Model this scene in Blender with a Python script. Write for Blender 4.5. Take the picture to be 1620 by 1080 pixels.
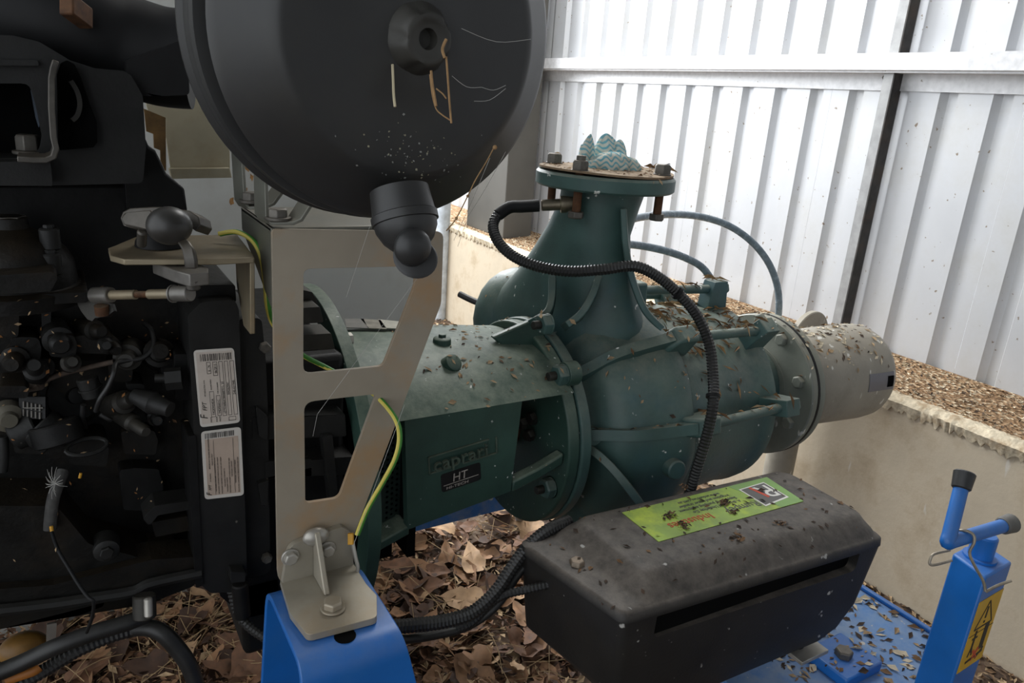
import bpy, bmesh, math, random
from mathutils import Vector, Matrix, geometry
from mathutils.bvhtree import BVHTree
random.seed(7)
V = Vector
scene = bpy.context.scene
col = scene.collection
for o in list(bpy.data.objects): bpy.data.objects.remove(o)

# ------------------------------------------------------------------ camera, light, exposure
CAM = V((0, 0, 1.45)); FPX = 1180.0
RX = (0.85752478, -0.09946869, 0.50473482)
RY = (-0.50965259, -0.29783722, 0.80718476)
RZ = (0.07003921, -0.94942034, -0.30609727)
def ray(px, py):
    a, b, c = px-810, py-540, FPX
    return V([r[0]*a + r[1]*b + r[2]*c for r in (RX, RY, RZ)])
def at(px, py, D=None, X=None, Y=None, Z=None):
    """world point that a picture point falls on, on a plane of the room or at a depth"""
    r = ray(px, py)
    if D is not None: t = D/FPX
    elif X is not None: t = (X-CAM.x)/r.x
    elif Y is not None: t = (Y-CAM.y)/r.y
    else: t = (Z-CAM.z)/r.z
    return CAM + r*t
cd = bpy.data.cameras.new('camera'); cam = bpy.data.objects.new('camera', cd); col.objects.link(cam)
cd.sensor_width = 36; cd.lens = FPX/1620*36; cd.clip_start = .02
right = V((RX[0], RY[0], RZ[0])); down = V((RX[1], RY[1], RZ[1])); fwd = V((RX[2], RY[2], RZ[2]))
M = Matrix((right, -down, -fwd)).transposed().to_4x4(); M.translation = CAM
cam.matrix_world = M
scene.camera = cam
scene.view_settings.view_transform = 'Standard'; scene.view_settings.look = 'None'
scene.view_settings.exposure = 0.35; scene.view_settings.gamma = 1.0; scene.view_settings.use_curve_mapping = False
w = bpy.data.worlds.new('sky'); scene.world = w; w.use_nodes = True
bg = w.node_tree.nodes['Background']; bg.inputs[0].default_value = (.90, .95, 1.0, 1); bg.inputs[1].default_value = 1.25
def area(name, loc, target, sx, sy, power, color=(1, 1, 1)):
    l = bpy.data.lights.new(name, 'AREA'); l.shape = 'RECTANGLE'; l.size = sx; l.size_y = sy; l.energy = power; l.color = color
    o = bpy.data.objects.new(name, l); col.objects.link(o); o.location = loc
    o.rotation_euler = (V(target)-V(loc)).to_track_quat('-Z', 'Y').to_euler()
area('daylight_open_bay', (1.1, 5.4, 2.9), (1.9, 2.0, .9), 2.6, 1.8, 260, (.95, .98, 1.0))
area('added_overhead_light', (1.5, 2.5, 3.1), (1.7, 2.0, 0), 1.0, 1.8, 40, (1.0, .99, .97))  # added lamp under the closed roof, no skylight above it

# ------------------------------------------------------------------ materials
MATS = {}
def ramp(nt, fac, stops):
    n = nt.nodes.new('ShaderNodeValToRGB'); nt.links.new(fac, n.inputs[0])
    while len(n.color_ramp.elements) < len(stops): n.color_ramp.elements.new(.5)
    for e, (p, c) in zip(n.color_ramp.elements, stops):
        e.position = p; e.color = (c, c, c, 1) if not hasattr(c, '__len__') else (*c, 1)
    return n.outputs[0]
def mixc(nt, fac, a, b):
    n = nt.nodes.new('ShaderNodeMix'); n.data_type = 'RGBA'
    for s, v in ((0, fac), (6, a), (7, b)):
        if hasattr(v, 'links'): nt.links.new(v, n.inputs[s])
        elif s == 0: n.inputs[0].default_value = v
        else: n.inputs[s].default_value = (*v, 1)
    return n.outputs[2]
def mathn(nt, op, a, b=0.0):
    n = nt.nodes.new('ShaderNodeMath'); n.operation = op
    for i, v in enumerate((a, b)):
        if hasattr(v, 'links'): nt.links.new(v, n.inputs[i])
        else: n.inputs[i].default_value = v
    return n.outputs[0]
def noise(nt, vec, scale, detail=4, rough=.55):
    n = nt.nodes.new('ShaderNodeTexNoise'); n.inputs['Scale'].default_value = scale
    n.inputs['Detail'].default_value = detail; n.inputs['Roughness'].default_value = rough
    nt.links.new(vec, n.inputs['Vector']); return n.outputs[0]
def mat(name, base, rough=.6, metal=0.0, var=.25, vscale=18, dust=0.0, dustc=(.28, .22, .15), wear=None, wearamt=.5, wscale=9,
        spots=0.0, spotc=(.75, .75, .7), sscale=60, streak=False, bump=.0, bscale=150, trans=0.0, coat=0.0, spec=.5):
    if name in MATS: return MATS[name]
    m = bpy.data.materials.new(name); m.use_nodes = True; nt = m.node_tree
    b = nt.nodes['Principled BSDF']
    tc = nt.nodes.new('ShaderNodeNewGeometry'); pos = tc.outputs['Position']
    n1 = noise(nt, pos, vscale)
    f = ramp(nt, n1, [(.3, 0.0), (.7, 1.0)])
    c = mixc(nt, f, tuple(x*(1-var) for x in base), tuple(min(1, x*(1+var)) for x in base))
    if wear is not None:
        nw = noise(nt, pos, wscale, 6, .65)
        c = mixc(nt, mathn(nt, 'MULTIPLY', ramp(nt, nw, [(.48, 0.0), (.66, 1.0)]), wearamt), c, wear)
    if dust > 0:
        sep = nt.nodes.new('ShaderNodeSeparateXYZ'); nt.links.new(tc.outputs['Normal'], sep.inputs[0])
        up = ramp(nt, sep.outputs[2], [(.15, 0.0), (.9, 1.0)])
        nd = ramp(nt, noise(nt, pos, 30, 5, .7), [(.3, .25), (.65, 1.0)])
        c = mixc(nt, mathn(nt, 'MULTIPLY', mathn(nt, 'MULTIPLY', up, nd), dust), c, dustc)
    if spots > 0:
        mp = nt.nodes.new('ShaderNodeMapping'); nt.links.new(pos, mp.inputs[0])
        if streak: mp.inputs['Scale'].default_value = (1, 1, .3)
        ns = noise(nt, mp.outputs[0], sscale, 2, .5)
        c = mixc(nt, ramp(nt, ns, [(.74-spots, 0.0), (.78-spots, 1.0)]), c, spotc)
    nt.links.new(c, b.inputs['Base Color'])
    rv = nt.nodes.new('ShaderNodeMapRange'); nt.links.new(n1, rv.inputs[0])
    rv.inputs[3].default_value = max(0, rough-.1); rv.inputs[4].default_value = min(1, rough+.12)
    nt.links.new(rv.outputs[0], b.inputs['Roughness'])
    b.inputs['Metallic'].default_value = metal; b.inputs['Specular IOR Level'].default_value = spec
    if trans: b.inputs['Transmission Weight'].default_value = trans
    if coat: b.inputs['Coat Weight'].default_value = coat
    if bump > 0:
        bn = nt.nodes.new('ShaderNodeBump'); bn.inputs['Strength'].default_value = bump; bn.inputs['Distance'].default_value = .004
        nt.links.new(noise(nt, pos, bscale, 4, .6), bn.inputs['Height']); nt.links.new(bn.outputs[0], b.inputs['Normal'])
    MATS[name] = m; return m

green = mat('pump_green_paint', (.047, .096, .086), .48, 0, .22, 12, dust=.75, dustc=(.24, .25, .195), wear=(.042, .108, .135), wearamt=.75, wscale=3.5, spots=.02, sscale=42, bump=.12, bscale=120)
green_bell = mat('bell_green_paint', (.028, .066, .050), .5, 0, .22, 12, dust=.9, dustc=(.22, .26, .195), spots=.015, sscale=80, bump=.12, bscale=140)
rust = mat('rusty_steel', (.10, .045, .02), .8, .3, .5, 60, dust=.5)
boltm = mat('dull_bolt_steel', (.13, .12, .105), .5, .6, .3, 80, dust=.5, dustc=(.2, .17, .13))
zinc = mat('yellowed_zinc', (.36, .33, .27), .42, .35, .18, 8, dust=.3, dustc=(.32, .27, .18), wear=(.33, .225, .12), wearamt=.6, wscale=5, bump=.05)
zincplain = mat('zinc_plated_steel', (.42, .40, .36), .38, .6, .2, 20, dust=.3, dustc=(.3, .25, .17))
plate_m = mat('weathered_bracket_plate', (.335, .29, .225), .5, .15, .13, 7, wear=(.42, .24, .10), wearamt=.75, wscale=4.5, spots=.0, bump=.04)
black_eng = mat('engine_black_paint', (.005, .005, .005), .55, 0, .5, 25, spec=.25, dust=.3, dustc=(.03, .025, .018), bump=.25, bscale=60)
black_eng2 = mat('engine_black_oily', (.005, .0047, .004), .55, 0, .6, 18, spec=.25, dust=.5, dustc=(.035, .025, .014), wear=(.016, .011, .006), wearamt=.6, wscale=16, bump=.4, bscale=50)
grey_eng = mat('engine_charcoal_cover', (.013, .013, .0125), .5, 0, .3, 22, spec=.3, dust=.3, dustc=(.04, .037, .03), spots=.01, spotc=(.15, .14, .12), bump=.1)
dullmetal = mat('dull_engine_metal', (.032, .030, .026), .5, .4, .35, 30, dust=.4, dustc=(.09, .075, .05))
castmetal = mat('worn_cast_lever', (.085, .078, .068), .45, .5, .35, 40, dust=.5, dustc=(.13, .10, .065))
yellowplate = mat('dirty_zinc_lever_plate', (.27, .225, .15), .45, .4, .2, 20, dust=.5, dustc=(.14, .10, .06), wear=(.25, .15, .06), wearamt=.4)
plastic = mat('black_filter_plastic', (.026, .026, .026), .40, 0, .2, 8, wear=(.045, .042, .034), wearamt=.35, wscale=7, spots=.0, spotc=(.2, .19, .15), sscale=110)
plastic_dark = mat('black_rubber', (.006, .006, .0065), .6, 0, .3, 20, spec=.3)
boxm = mat('dusty_black_box', (.018, .017, .016), .48, 0, .25, 10, dust=.9, dustc=(.145, .124, .104), wear=(.03, .026, .021), wearamt=.5, wscale=6, spots=.03, sscale=46, spotc=(.4, .39, .36), spec=.3, bump=.08, bscale=200)
hose = mat('black_conduit', (.012, .012, .012), .45, 0, .3, 30, dust=.3, dustc=(.08, .075, .065))
blue = mat('blue_machine_paint', (.010, .135, .47), .38, 0, .12, 10, dust=.35, dustc=(.17, .22, .33), wear=(.03, .15, .42), wearamt=.4, spots=.0, bump=.03)
bluedeck = mat('blue_deck_paint', (.045, .18, .47), .55, 0, .15, 12, dust=.7, dustc=(.23, .32, .45), wear=(.30, .32, .35), wearamt=.65, wscale=14, spots=.07, spotc=(.5, .47, .42), sscale=40)
pipegrey = mat('beige_grey_pipe_paint', (.30, .275, .225), .5, 0, .12, 10, dust=.4, dustc=(.30, .255, .19), wear=(.20, .185, .15), wearamt=.5, wscale=12, spots=.075, spotc=(.62, .60, .54), sscale=42, streak=True, bump=.1)
flangegrey = mat('grey_green_flange_paint', (.19, .20, .165), .5, 0, .15, 12, dust=.5, dustc=(.32, .28, .21), spots=.05, spotc=(.55, .54, .48), sscale=55, streak=True, bump=.1)
whitepaint = mat('white_label', (.62, .58, .53), .5, 0, .06, 20)
labelbeige = mat('faded_label_paper', (.47, .37, .30), .55, 0, .1, 30)
ink = mat('black_ink', (.02, .018, .016), .6, 0, .1)
dark = mat('deep_black', (.004, .004, .004), .9, 0, .2, spec=.05)
redink = mat('red_ink', (.55, .07, .03), .6, 0, .1)
whiteink = mat('white_ink', (.75, .73, .68), .6, 0, .1)
greyink = mat('grey_ink', (.12, .115, .11), .6, 0, .2)
limelabel = mat('lime_label', (.27, .40, .06), .45, 0, .3, 14, wear=(.55, .68, .04), wearamt=.85, wscale=13, spots=.0)
greenlabel = mat('green_label_edge', (.20, .36, .09), .45, 0, .15, 20)
yellowlabel = mat('yellow_warning_label', (.62, .36, .02), .5, 0, .12, 20)
wireyg = mat('green_wire', (.05, .22, .03), .45, 0, .1)
wirey = mat('yellow_wire', (.62, .52, .10), .45, 0, .1)
yellowtag = mat('yellow_plastic', (.55, .27, .01), .5)
clearhose = mat('clear_blue_hose', (.16, .21, .25), .25, 0, .2, 60, spots=.04, spotc=(.6, .63, .65), sscale=90)
wirem = mat('bent_wire_metal', (.30, .26, .20), .45, .5, .3, 60)
creamplate = mat('cream_plate', (.40, .35, .24), .55, 0, .12, 8, wear=(.27, .18, .08), wearamt=.3, bump=.05)
olivegrey = mat('olive_grey_bracket', (.15, .15, .125), .45, .3, .2, 14, dust=.5, dustc=(.25, .21, .15))
gasketm = mat('dirty_board_disc', (.24, .165, .10), .85, 0, .35, 40, dust=.5, dustc=(.38, .29, .19), bump=.4, bscale=120)
twig = mat('dry_twig', (.32, .19, .085), .8, 0, .3, 90)
straw = mat('pale_straw', (.52, .45, .30), .7, 0, .2)
webm = mat('dusty_cobweb', (.45, .44, .41), .8, 0, .1)
guardm = mat('guard_mesh_dark_green', (.016, .030, .024), .5, 0, .2)

# ------------------------------------------------------------------ mesh helpers
WORLD = {}
def frame(axis):
    a = V(axis).normalized()
    u = a.cross(V((0, 0, 1)))
    if u.length < 1e-3: u = V((1, 0, 0))
    u.normalize(); return a, u, a.cross(u).normalized()
def rnd_poly(pts, r, n=4):
    """round the corners of a 2D polygon; r a number or one per corner"""
    out = []; N = len(pts)
    for i in range(N):
        p = V(pts[i]); a = V(pts[i-1])-p; b = V(pts[(i+1) % N])-p
        ri = r[i] if hasattr(r, '__len__') else r
        if ri <= 0: out.append(p); continue
        ang = a.angle(b); d = min(ri/math.tan(ang/2), a.length*.48, b.length*.48)
        p0 = p+a.normalized()*d; p1 = p+b.normalized()*d
        for k in range(n+1):
            t = k/n; out.append(p0*(1-t)**2 + p*2*t*(1-t) + p1*t*t)
    return out
def smooth_path(pts, sub=6):
    pts = [V(p) for p in pts]; out = []
    for i in range(len(pts)-1):
        p0 = pts[max(0, i-1)]; p1 = pts[i]; p2 = pts[i+1]; p3 = pts[min(len(pts)-1, i+2)]
        for k in range(sub):
            t = k/sub
            out.append(.5*((2*p1)+(p2-p0)*t+(2*p0-5*p1+4*p2-p3)*t*t+(3*p1-p0-3*p2+p3)*t**3))
    out.append(pts[-1]); return out
class MB:
    def __init__(s): s.v = []; s.f = []; s.mi = []; s.mats = []; s.cur = 0
    def use(s, m):
        if m not in s.mats: s.mats.append(m)
        s.cur = s.mats.index(m); return s
    def add(s, vs, fs):
        o = len(s.v); s.v += [V(x) for x in vs]
        for f in fs: s.f.append([i+o for i in f]); s.mi.append(s.cur)
        return s
    def box(s, x0, x1, y0, y1, z0, z1):
        vs = [(x, y, z) for x in (x0, x1) for y in (y0, y1) for z in (z0, z1)]
        return s.add(vs, [(0, 1, 3, 2), (4, 6, 7, 5), (0, 4, 5, 1), (2, 3, 7, 6), (0, 2, 6, 4), (1, 5, 7, 3)])
    def obox(s, c, ux, uy, uz):
        c, ux, uy, uz = V(c), V(ux), V(uy), V(uz)
        vs = [c+ux*a+uy*b+uz*d for a in (-1, 1) for b in (-1, 1) for d in (-1, 1)]
        return s.add(vs, [(0, 1, 3, 2), (4, 6, 7, 5), (0, 4, 5, 1), (2, 3, 7, 6), (0, 2, 6, 4), (1, 5, 7, 3)])
    def lathe(s, prof, origin, axis, n=32, a0=0, sy=1.0):
        a, u, w = frame(axis); o = V(origin); vs = []; fs = []
        for t, r in prof:
            for k in range(n):
                an = a0+2*math.pi*k/n; vs.append(o+a*t+(u*math.cos(an)+w*math.sin(an)*sy)*max(r, 1e-5))
        for i in range(len(prof)-1):
            for k in range(n):
                fs.append((i*n+k, i*n+(k+1) % n, (i+1)*n+(k+1) % n, (i+1)*n+k))
        if prof[0][1] > 1e-4: fs.append(tuple(reversed(range(n))))
        if prof[-1][1] > 1e-4: fs.append(tuple(range((len(prof)-1)*n, len(prof)*n)))
        return s.add(vs, fs)
    def cyl(s, p0, p1, r0, r1=None, n=20, bev=0):
        p0, p1 = V(p0), V(p1); L = (p1-p0).length; r1 = r0 if r1 is None else r1
        pr = [(0, r0), (L, r1)] if not bev else [(0, r0-bev), (bev, r0), (L-bev, r1), (L, r1-bev)]
        return s.lathe(pr, p0, p1-p0, n)
    def loft(s, rings, caps=True):
        n = len(rings[0]); vs = [p for r in rings for p in r]; fs = []
        for i in range(len(rings)-1):
            for k in range(n): fs.append((i*n+k, i*n+(k+1) % n, (i+1)*n+(k+1) % n, (i+1)*n+k))
        if caps: fs += [tuple(reversed(range(n))), tuple(range((len(rings)-1)*n, len(rings)*n))]
        return s.add(vs, fs)
    def tube(s, pts, r, n=10, sub=6, ridge=0.0, pitch=.006, rend=None):
        pts = smooth_path(pts, sub) if sub else [V(p) for p in pts]
        if ridge:
            q = [pts[0]]; acc = 0
            L = sum((b-a).length for a, b in zip(pts, pts[1:])); N = max(8, int(L/pitch*2)); step = L/N; d = 0
            for a, b in zip(pts, pts[1:]):
                l = (b-a).length; x = step-d
                while x <= l: q.append(a.lerp(b, x/l)); x += step
                d = l-(x-step)
            pts = q
        rings = []; u = None; N = len(pts)
        for i, p in enumerate(pts):
            t = (pts[min(N-1, i+1)]-pts[max(0, i-1)]).normalized()
            if u is None: _, u, _ = frame(t)
            u = (u-t*u.dot(t)).normalized(); w2 = t.cross(u)
            ri = r if rend is None else r+(rend-r)*i/(N-1)
            if ridge and i % 2: ri -= ridge
            rings.append([p+(u*math.cos(2*math.pi*k/n)+w2*math.sin(2*math.pi*k/n))*ri for k in range(n)])
        return s.loft(rings)
    def prism(s, outer, vec, holes=()):
        """3D planar polygon (list) pushed along vec, with holes"""
        vec = V(vec); loops = [[V(p) for p in outer]]+[[V(p) for p in h] for h in holes]
        flat = [p for l in loops for p in l]; tris = geometry.tessellate_polygon(loops); N = len(flat)
        fs = [tuple(t) for t in tris]+[tuple(i+N for i in reversed(t)) for t in tris]; o = 0
        for l in loops:
            n = len(l)
            for k in range(n): a = o+k; b = o+(k+1) % n; fs.append((a, b, b+N, a+N))
            o += n
        return s.add(flat+[p+vec for p in flat], fs)
    def strip(s, pts, thick, wid, sub=0):
        """flat bar bent along pts; wid = width vector"""
        pts = smooth_path(pts, sub) if sub else [V(p) for p in pts]; wid = V(wid); rings = []
        N = len(pts)
        for i, p in enumerate(pts):
            t = (pts[min(N-1, i+1)]-pts[max(0, i-1)]).normalized(); nn = t.cross(wid).normalized()*thick/2
            rings.append([p-nn-wid/2, p+nn-wid/2, p+nn+wid/2, p-nn+wid/2])
        return s.loft(rings)
    def ball(s, c, r, sc=(1, 1, 1), n=16):
        c = V(c); rings = n//2; vs = []; fs = []
        for i in range(rings+1):
            th = math.pi*i/rings
            for k in range(n):
                ph = 2*math.pi*k/n
                vs.append(c+V((r*sc[0]*math.sin(th)*math.cos(ph), r*sc[1]*math.sin(th)*math.sin(ph), r*sc[2]*math.cos(th))))
        for i in range(rings):
            for k in range(n): fs.append((i*n+k, i*n+(k+1) % n, (i+1)*n+(k+1) % n, (i+1)*n+k))
        return s.add(vs, fs)
    def hexa(s, p, axis, r, h, a0=0.2):
        return s.lathe([(0, r), (h*.82, r), (h, r*.84)], p, axis, 6, a0)
    def text(s, txt, org, ux, uy, size, depth=.0004, align='LEFT', squeeze=1.0, shear=0):
        """lettering as geometry: ux reading direction, uy up of the letters"""
        cu = bpy.data.curves.new('txt', 'FONT'); cu.body = txt; cu.size = size; cu.align_x = align; cu.shear = shear
        cu.resolution_u = 3; cu.extrude = depth/2
        ob = bpy.data.objects.new('txt', cu); me = ob.to_mesh()
        ux, uy, org = V(ux).normalized(), V(uy).normalized(), V(org); nz = ux.cross(uy)
        s.add([org+ux*(v.co.x*squeeze)+uy*v.co.y+nz*(v.co.z+depth/2) for v in me.vertices], [tuple(p.vertices) for p in me.polygons])
        ob.to_mesh_clear(); bpy.data.objects.remove(ob); bpy.data.curves.remove(cu); return s
    def build(s, name, m=None, parent=None, bevel=0, smooth=38, sub=0, label=None, cat=None, group=None, kind=None, seg=2):
        me = bpy.data.meshes.new(name)
        lo = V([min(v[i] for v in s.v) for i in range(3)]); hi = V([max(v[i] for v in s.v) for i in range(3)])
        org = (lo+hi)/2
        if parent is None: org.z = lo.z
        me.from_pydata([v-org for v in s.v], [], s.f)
        if s.mats:
            for x in s.mats: me.materials.append(x)
            me.polygons.foreach_set('material_index', s.mi)
        else: me.materials.append(m)
        bm = bmesh.new(); bm.from_mesh(me); bmesh.ops.recalc_face_normals(bm, faces=bm.faces); bm.to_mesh(me); bm.free()
        if smooth:
            me.polygons.foreach_set('use_smooth', [True]*len(me.polygons)); me.set_sharp_from_angle(angle=math.radians(smooth))
        o = bpy.data.objects.new(name, me); col.objects.link(o)
        pw = WORLD[parent.name] if parent else V((0, 0, 0))
        o.location = org-pw; WORLD[o.name] = org
        if parent: o.parent = parent
        if bevel:
            b = o.modifiers.new('bevel', 'BEVEL'); b.width = bevel; b.segments = seg; b.limit_method = 'ANGLE'; b.angle_limit = math.radians(40)
            b.harden_normals = False
        if sub:
            b = o.modifiers.new('sub', 'SUBSURF'); b.levels = b.render_levels = sub
        return tag(o, label, cat, group, kind)
def tag(o, label=None, cat=None, group=None, kind=None):
    for k, v in (('label', label), ('category', cat), ('group', group), ('kind', kind)):
        if v: o[k] = v
    return o
def thing(name, loc, label, cat, group=None):
    o = bpy.data.objects.new(name, None); col.objects.link(o); o.location = loc; o.empty_display_size = .05
    WORLD[o.name] = V(loc); return tag(o, label, cat, group)
def P(lst, **k): return [at(x, y, **k) for x, y in lst]
def spread(p, q, n): return [p.lerp(q, i/(n-1)) for i in range(n)]
# ------------------------------------------------------------------ the shed
def litter_mat(name, a, b, c, scale):
    m = bpy.data.materials.new(name); m.use_nodes = True; nt = m.node_tree; bs = nt.nodes['Principled BSDF']
    g = nt.nodes.new('ShaderNodeNewGeometry'); vo = nt.nodes.new('ShaderNodeTexVoronoi'); vo.inputs['Scale'].default_value = scale
    nd = noise(nt, g.outputs['Position'], 6, 5, .7)
    mp = nt.nodes.new('ShaderNodeMapping'); nt.links.new(g.outputs['Position'], mp.inputs[0]); mp.inputs['Scale'].default_value = (1, .6, 1)
    nt.links.new(mp.outputs[0], vo.inputs['Vector'])
    sep = nt.nodes.new('ShaderNodeSeparateColor'); nt.links.new(vo.outputs['Color'], sep.inputs[0])
    cc = ramp(nt, sep.outputs[0], [(.0, a), (.45, b), (.75, b), (.92, c)])
    cc = mixc(nt, ramp(nt, nd, [(.35, 0.0), (.7, .75)]), cc, a)
    nt.links.new(cc, bs.inputs['Base Color']); bs.inputs['Roughness'].default_value = .9
    bn = nt.nodes.new('ShaderNodeBump'); bn.inputs['Strength'].default_value = .8; bn.inputs['Distance'].default_value = .01
    nt.links.new(vo.outputs['Distance'], bn.inputs['Height']); nt.links.new(bn.outputs[0], bs.inputs['Normal'])
    return m
ground_m = litter_mat('brown_litter_ground', (.045, .026, .015), (.10, .058, .032), (.20, .14, .09), 45)
ledge_m = litter_mat('ledge_litter', (.16, .085, .035), (.33, .20, .10), (.70, .58, .40), 130)
concrete_m = mat('tan_stained_concrete', (.56, .475, .355), .8, 0, .12, 5, wear=(.33, .245, .15), wearamt=.6, wscale=5, spots=.03, spotc=(.6, .55, .47), sscale=26, streak=True, bump=.15, bscale=60)
render_m = mat('pale_crumbled_edge', (.56, .48, .35), .9, 0, .25, 60, wear=(.30, .21, .12), wearamt=.8, wscale=25, bump=.6, bscale=70)
steel_wall = mat('galvanised_sheet', (.60, .61, .63), .42, .35, .07, 3, wear=(.50, .49, .46), wearamt=.5, wscale=3, spots=.035, spotc=(.26, .21, .16), sscale=48, bump=.02)
steel_girt = mat('galvanised_girt', (.66, .66, .67), .45, .3, .12, 40, spots=.02, spotc=(.35, .33, .3), sscale=60)
post_m = mat('dark_post_face', (.045, .042, .04), .7, .2, .4, 30, wear=(.10, .06, .035), wearamt=.4)
postlight = mat('grey_post_flange', (.33, .33, .33), .5, .4, .15, 30)
whitewall_m = mat('white_painted_panel', (.52, .52, .49), .5, 0, .05, 3, wear=(.40, .375, .33), wearamt=.6, wscale=3.2, spots=.0, spotc=(.32, .13, .04), sscale=16)
column_m = mat('grey_column', (.085, .08, .07), .6, .1, .12, 6)

m = MB(); m.box(-4, 4.5, -3, 9, -.08, 0); m.build('floor', ground_m, kind='structure', smooth=0)

roof_m = mat('dull_roof_sheet', (.30, .31, .32), .55, .2, .1, 3)
m = MB(); m.box(-1.6, 2.75, -1.9, 3.3, 3.30, 3.34); m.build('unseen_ceiling', roof_m, kind='structure', smooth=0)  # unseen roof, added to keep sky light off from above
m = MB(); m.box(-.9, 2.75, -1.94, -1.9, 0, 3.3); m.build('unseen_wall_front', roof_m, kind='structure', smooth=0)  # unseen wall behind the camera, added so ambient light comes from the left
# concrete plinth with a rough top edge
wr = MB(); rnd = random.Random(3); rings = []
N = 640
for i in range(N+1):
    y = -1+9.0*i/N; j = rnd.uniform(-.004, .004)+.004*math.sin(i*.21)*math.sin(i*.077); k = rnd.uniform(-.005, .004)+.005*math.sin(i*.13+1)*math.sin(i*.05)
    rings.append([V((2.2, y, 0)), V((2.2, y, .60+k)), V((2.208+j, y, .635+k*.6)), V((2.235+j, y, .648)), V((2.30, y, .645)), V((2.72, y, .645)), V((2.72, y, 0))])
wr.loft(rings)
wall_right = wr.build('wall_right', concrete_m, kind='structure', smooth=0)
m = MB(); rings = []
for i in range(N*2+1):
    y = -1+9.0*i/(N*2); a = rnd.uniform(0, 1)*.8+.4*math.sin(i*.11)*math.sin(i*.037)
    rings.append([V((2.197-.006*a, y, .622-.022*rnd.random())), V((2.192-.008*a, y, .640)), V((2.215, y, .655+.006*rnd.random())), V((2.25+.015*rnd.random(), y, .650)), V((2.25, y, .62))])
m.loft(rings); m.build('crumbled_edge', render_m, wall_right, smooth=60)
# corrugated sheets: every pitch one narrow channel running up
pitch = .1745; y0 = 1.362+.0; sheets = []
def prof(k0, k1):
    pts = [(2.58, y0+k0*pitch-.10)]
    for k in range(k0, k1):
        y = y0+k*pitch
        pts += [(2.58, y-.062), (2.6005, y-.052), (2.6005, y-.020), (2.58, y)]
    pts.append((2.58, y0+k1*pitch-.101)); return pts
for s in range(-4, 9):
    pr = prof(s*4, s*4+4)
    loop = [(x, y) for x, y in pr]+[(x+.0015, y) for x, y in reversed(pr)]
    m = MB(); n = len(loop)
    m.loft([[V((x, y, z)) for x, y in loop] for z in (.655, 3.3)], caps=True)
    m.build('cladding_sheet', steel_wall, wall_right, smooth=0)
# girt: a folded section bolted along the sheets
m = MB(); m.loft([[V((x, y, z)) for x, z in ((2.50, 1.692), (2.50, 1.642), (2.512, 1.640), (2.512, 1.634), (2.572, 1.634), (2.572, 1.578), (2.579, 1.578), (2.579, 1.64), (2.506, 1.646), (2.506, 1.692), (2.579, 1.692), (2.579, 1.697), (2.50, 1.697))] for y in (-1, 8)])
girt = m.build('trim_1', steel_girt, kind='structure', smooth=0)
m = MB()
for y in (1.72, 1.745): m.hexa((2.571, y, 1.622), (-1, 0, 0), .008, .008)
m.build('girt_bolt', boltm, girt)
# angle post between girt and plinth, carried on above it
m = MB(); m.use(post_m).box(2.525, 2.5785, 1.679, 1.684, .65, 3.2).use(postlight).box(2.525, 2.530, 1.684, 1.72, .65, 3.2)  # one leg near black, the other mid grey
m.build('trim_2', None, kind='structure', smooth=0)
m = MB(); m.box(2.30, 2.50, 3.87, 4.35, .65, 3.2); m.build('trim_3', column_m, kind='structure', smooth=0, bevel=.006)
m = MB(); m.cyl((2.17, 4.43, 0), (2.17, 4.43, 1.3), .045, n=20)
m.build('standing_pipe', mat('pale_blue_grey_pipe', (.50, .55, .60), .45), label='pale blue grey upright pipe standing against the concrete plinth', cat='pipe')
# white panel wall behind the engine
m = MB(); m.box(-2.2, .935, 2.05, 2.09, 0, 2.7); wb = m.build('wall_back', whitewall_m, kind='structure', smooth=0, bevel=.004)
rr = random.Random(5); m = MB()
for (px, py, s) in ((392, 262, 13), (388, 300, 8), (366, 318, 9), (398, 280, 7), (450, 300, 6)):
    c = at(px, py, Y=2.05); n = 9
    pts = [V((c.x+math.cos(2*math.pi*k/n)*s*.0011*rr.uniform(.4, 1), 2.0496, c.z+math.sin(2*math.pi*k/n)*s*.0017*rr.uniform(.4, 1))) for k in range(n)]
    m.prism(pts, (0, .0006, 0))
m.build('rust_stain', mat('orange_rust_stain', (.33, .17, .06), .8, 0, .5, 60), wb, smooth=0)

# ------------------------------------------------------------------ trailer frame
fr = thing('pump_trailer', (.9, 1.0, 0), 'blue painted steel trailer frame and deck under the engine and pump', 'trailer frame')
m = MB(); dz = .40
m.box(1.03, 1.565, .575, .96, dz-.02, dz); m.build('deck_plate', bluedeck, fr, bevel=.003)
m = MB(); m.box(1.553, 1.566, .575, .96, dz+.0005, dz+.010); m.build('deck_lip', blue, fr, bevel=.003)
m = MB(); m.prism([V((.52, 1.46, .43)), V((1.0, 1.46, .43)), V((1.015, 1.46, .45)), V((1.005, 1.46, .50)), V((.98, 1.46, .53)), V((.52, 1.46, .53))], (0, .06, 0)); m.build('rear_rail', bluedeck, fr, bevel=.004)
m = MB(); m.box(1.40, 1.48, .64, .92, .0, .38); m.build('deck_support', blue, fr, bevel=.004)
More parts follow.
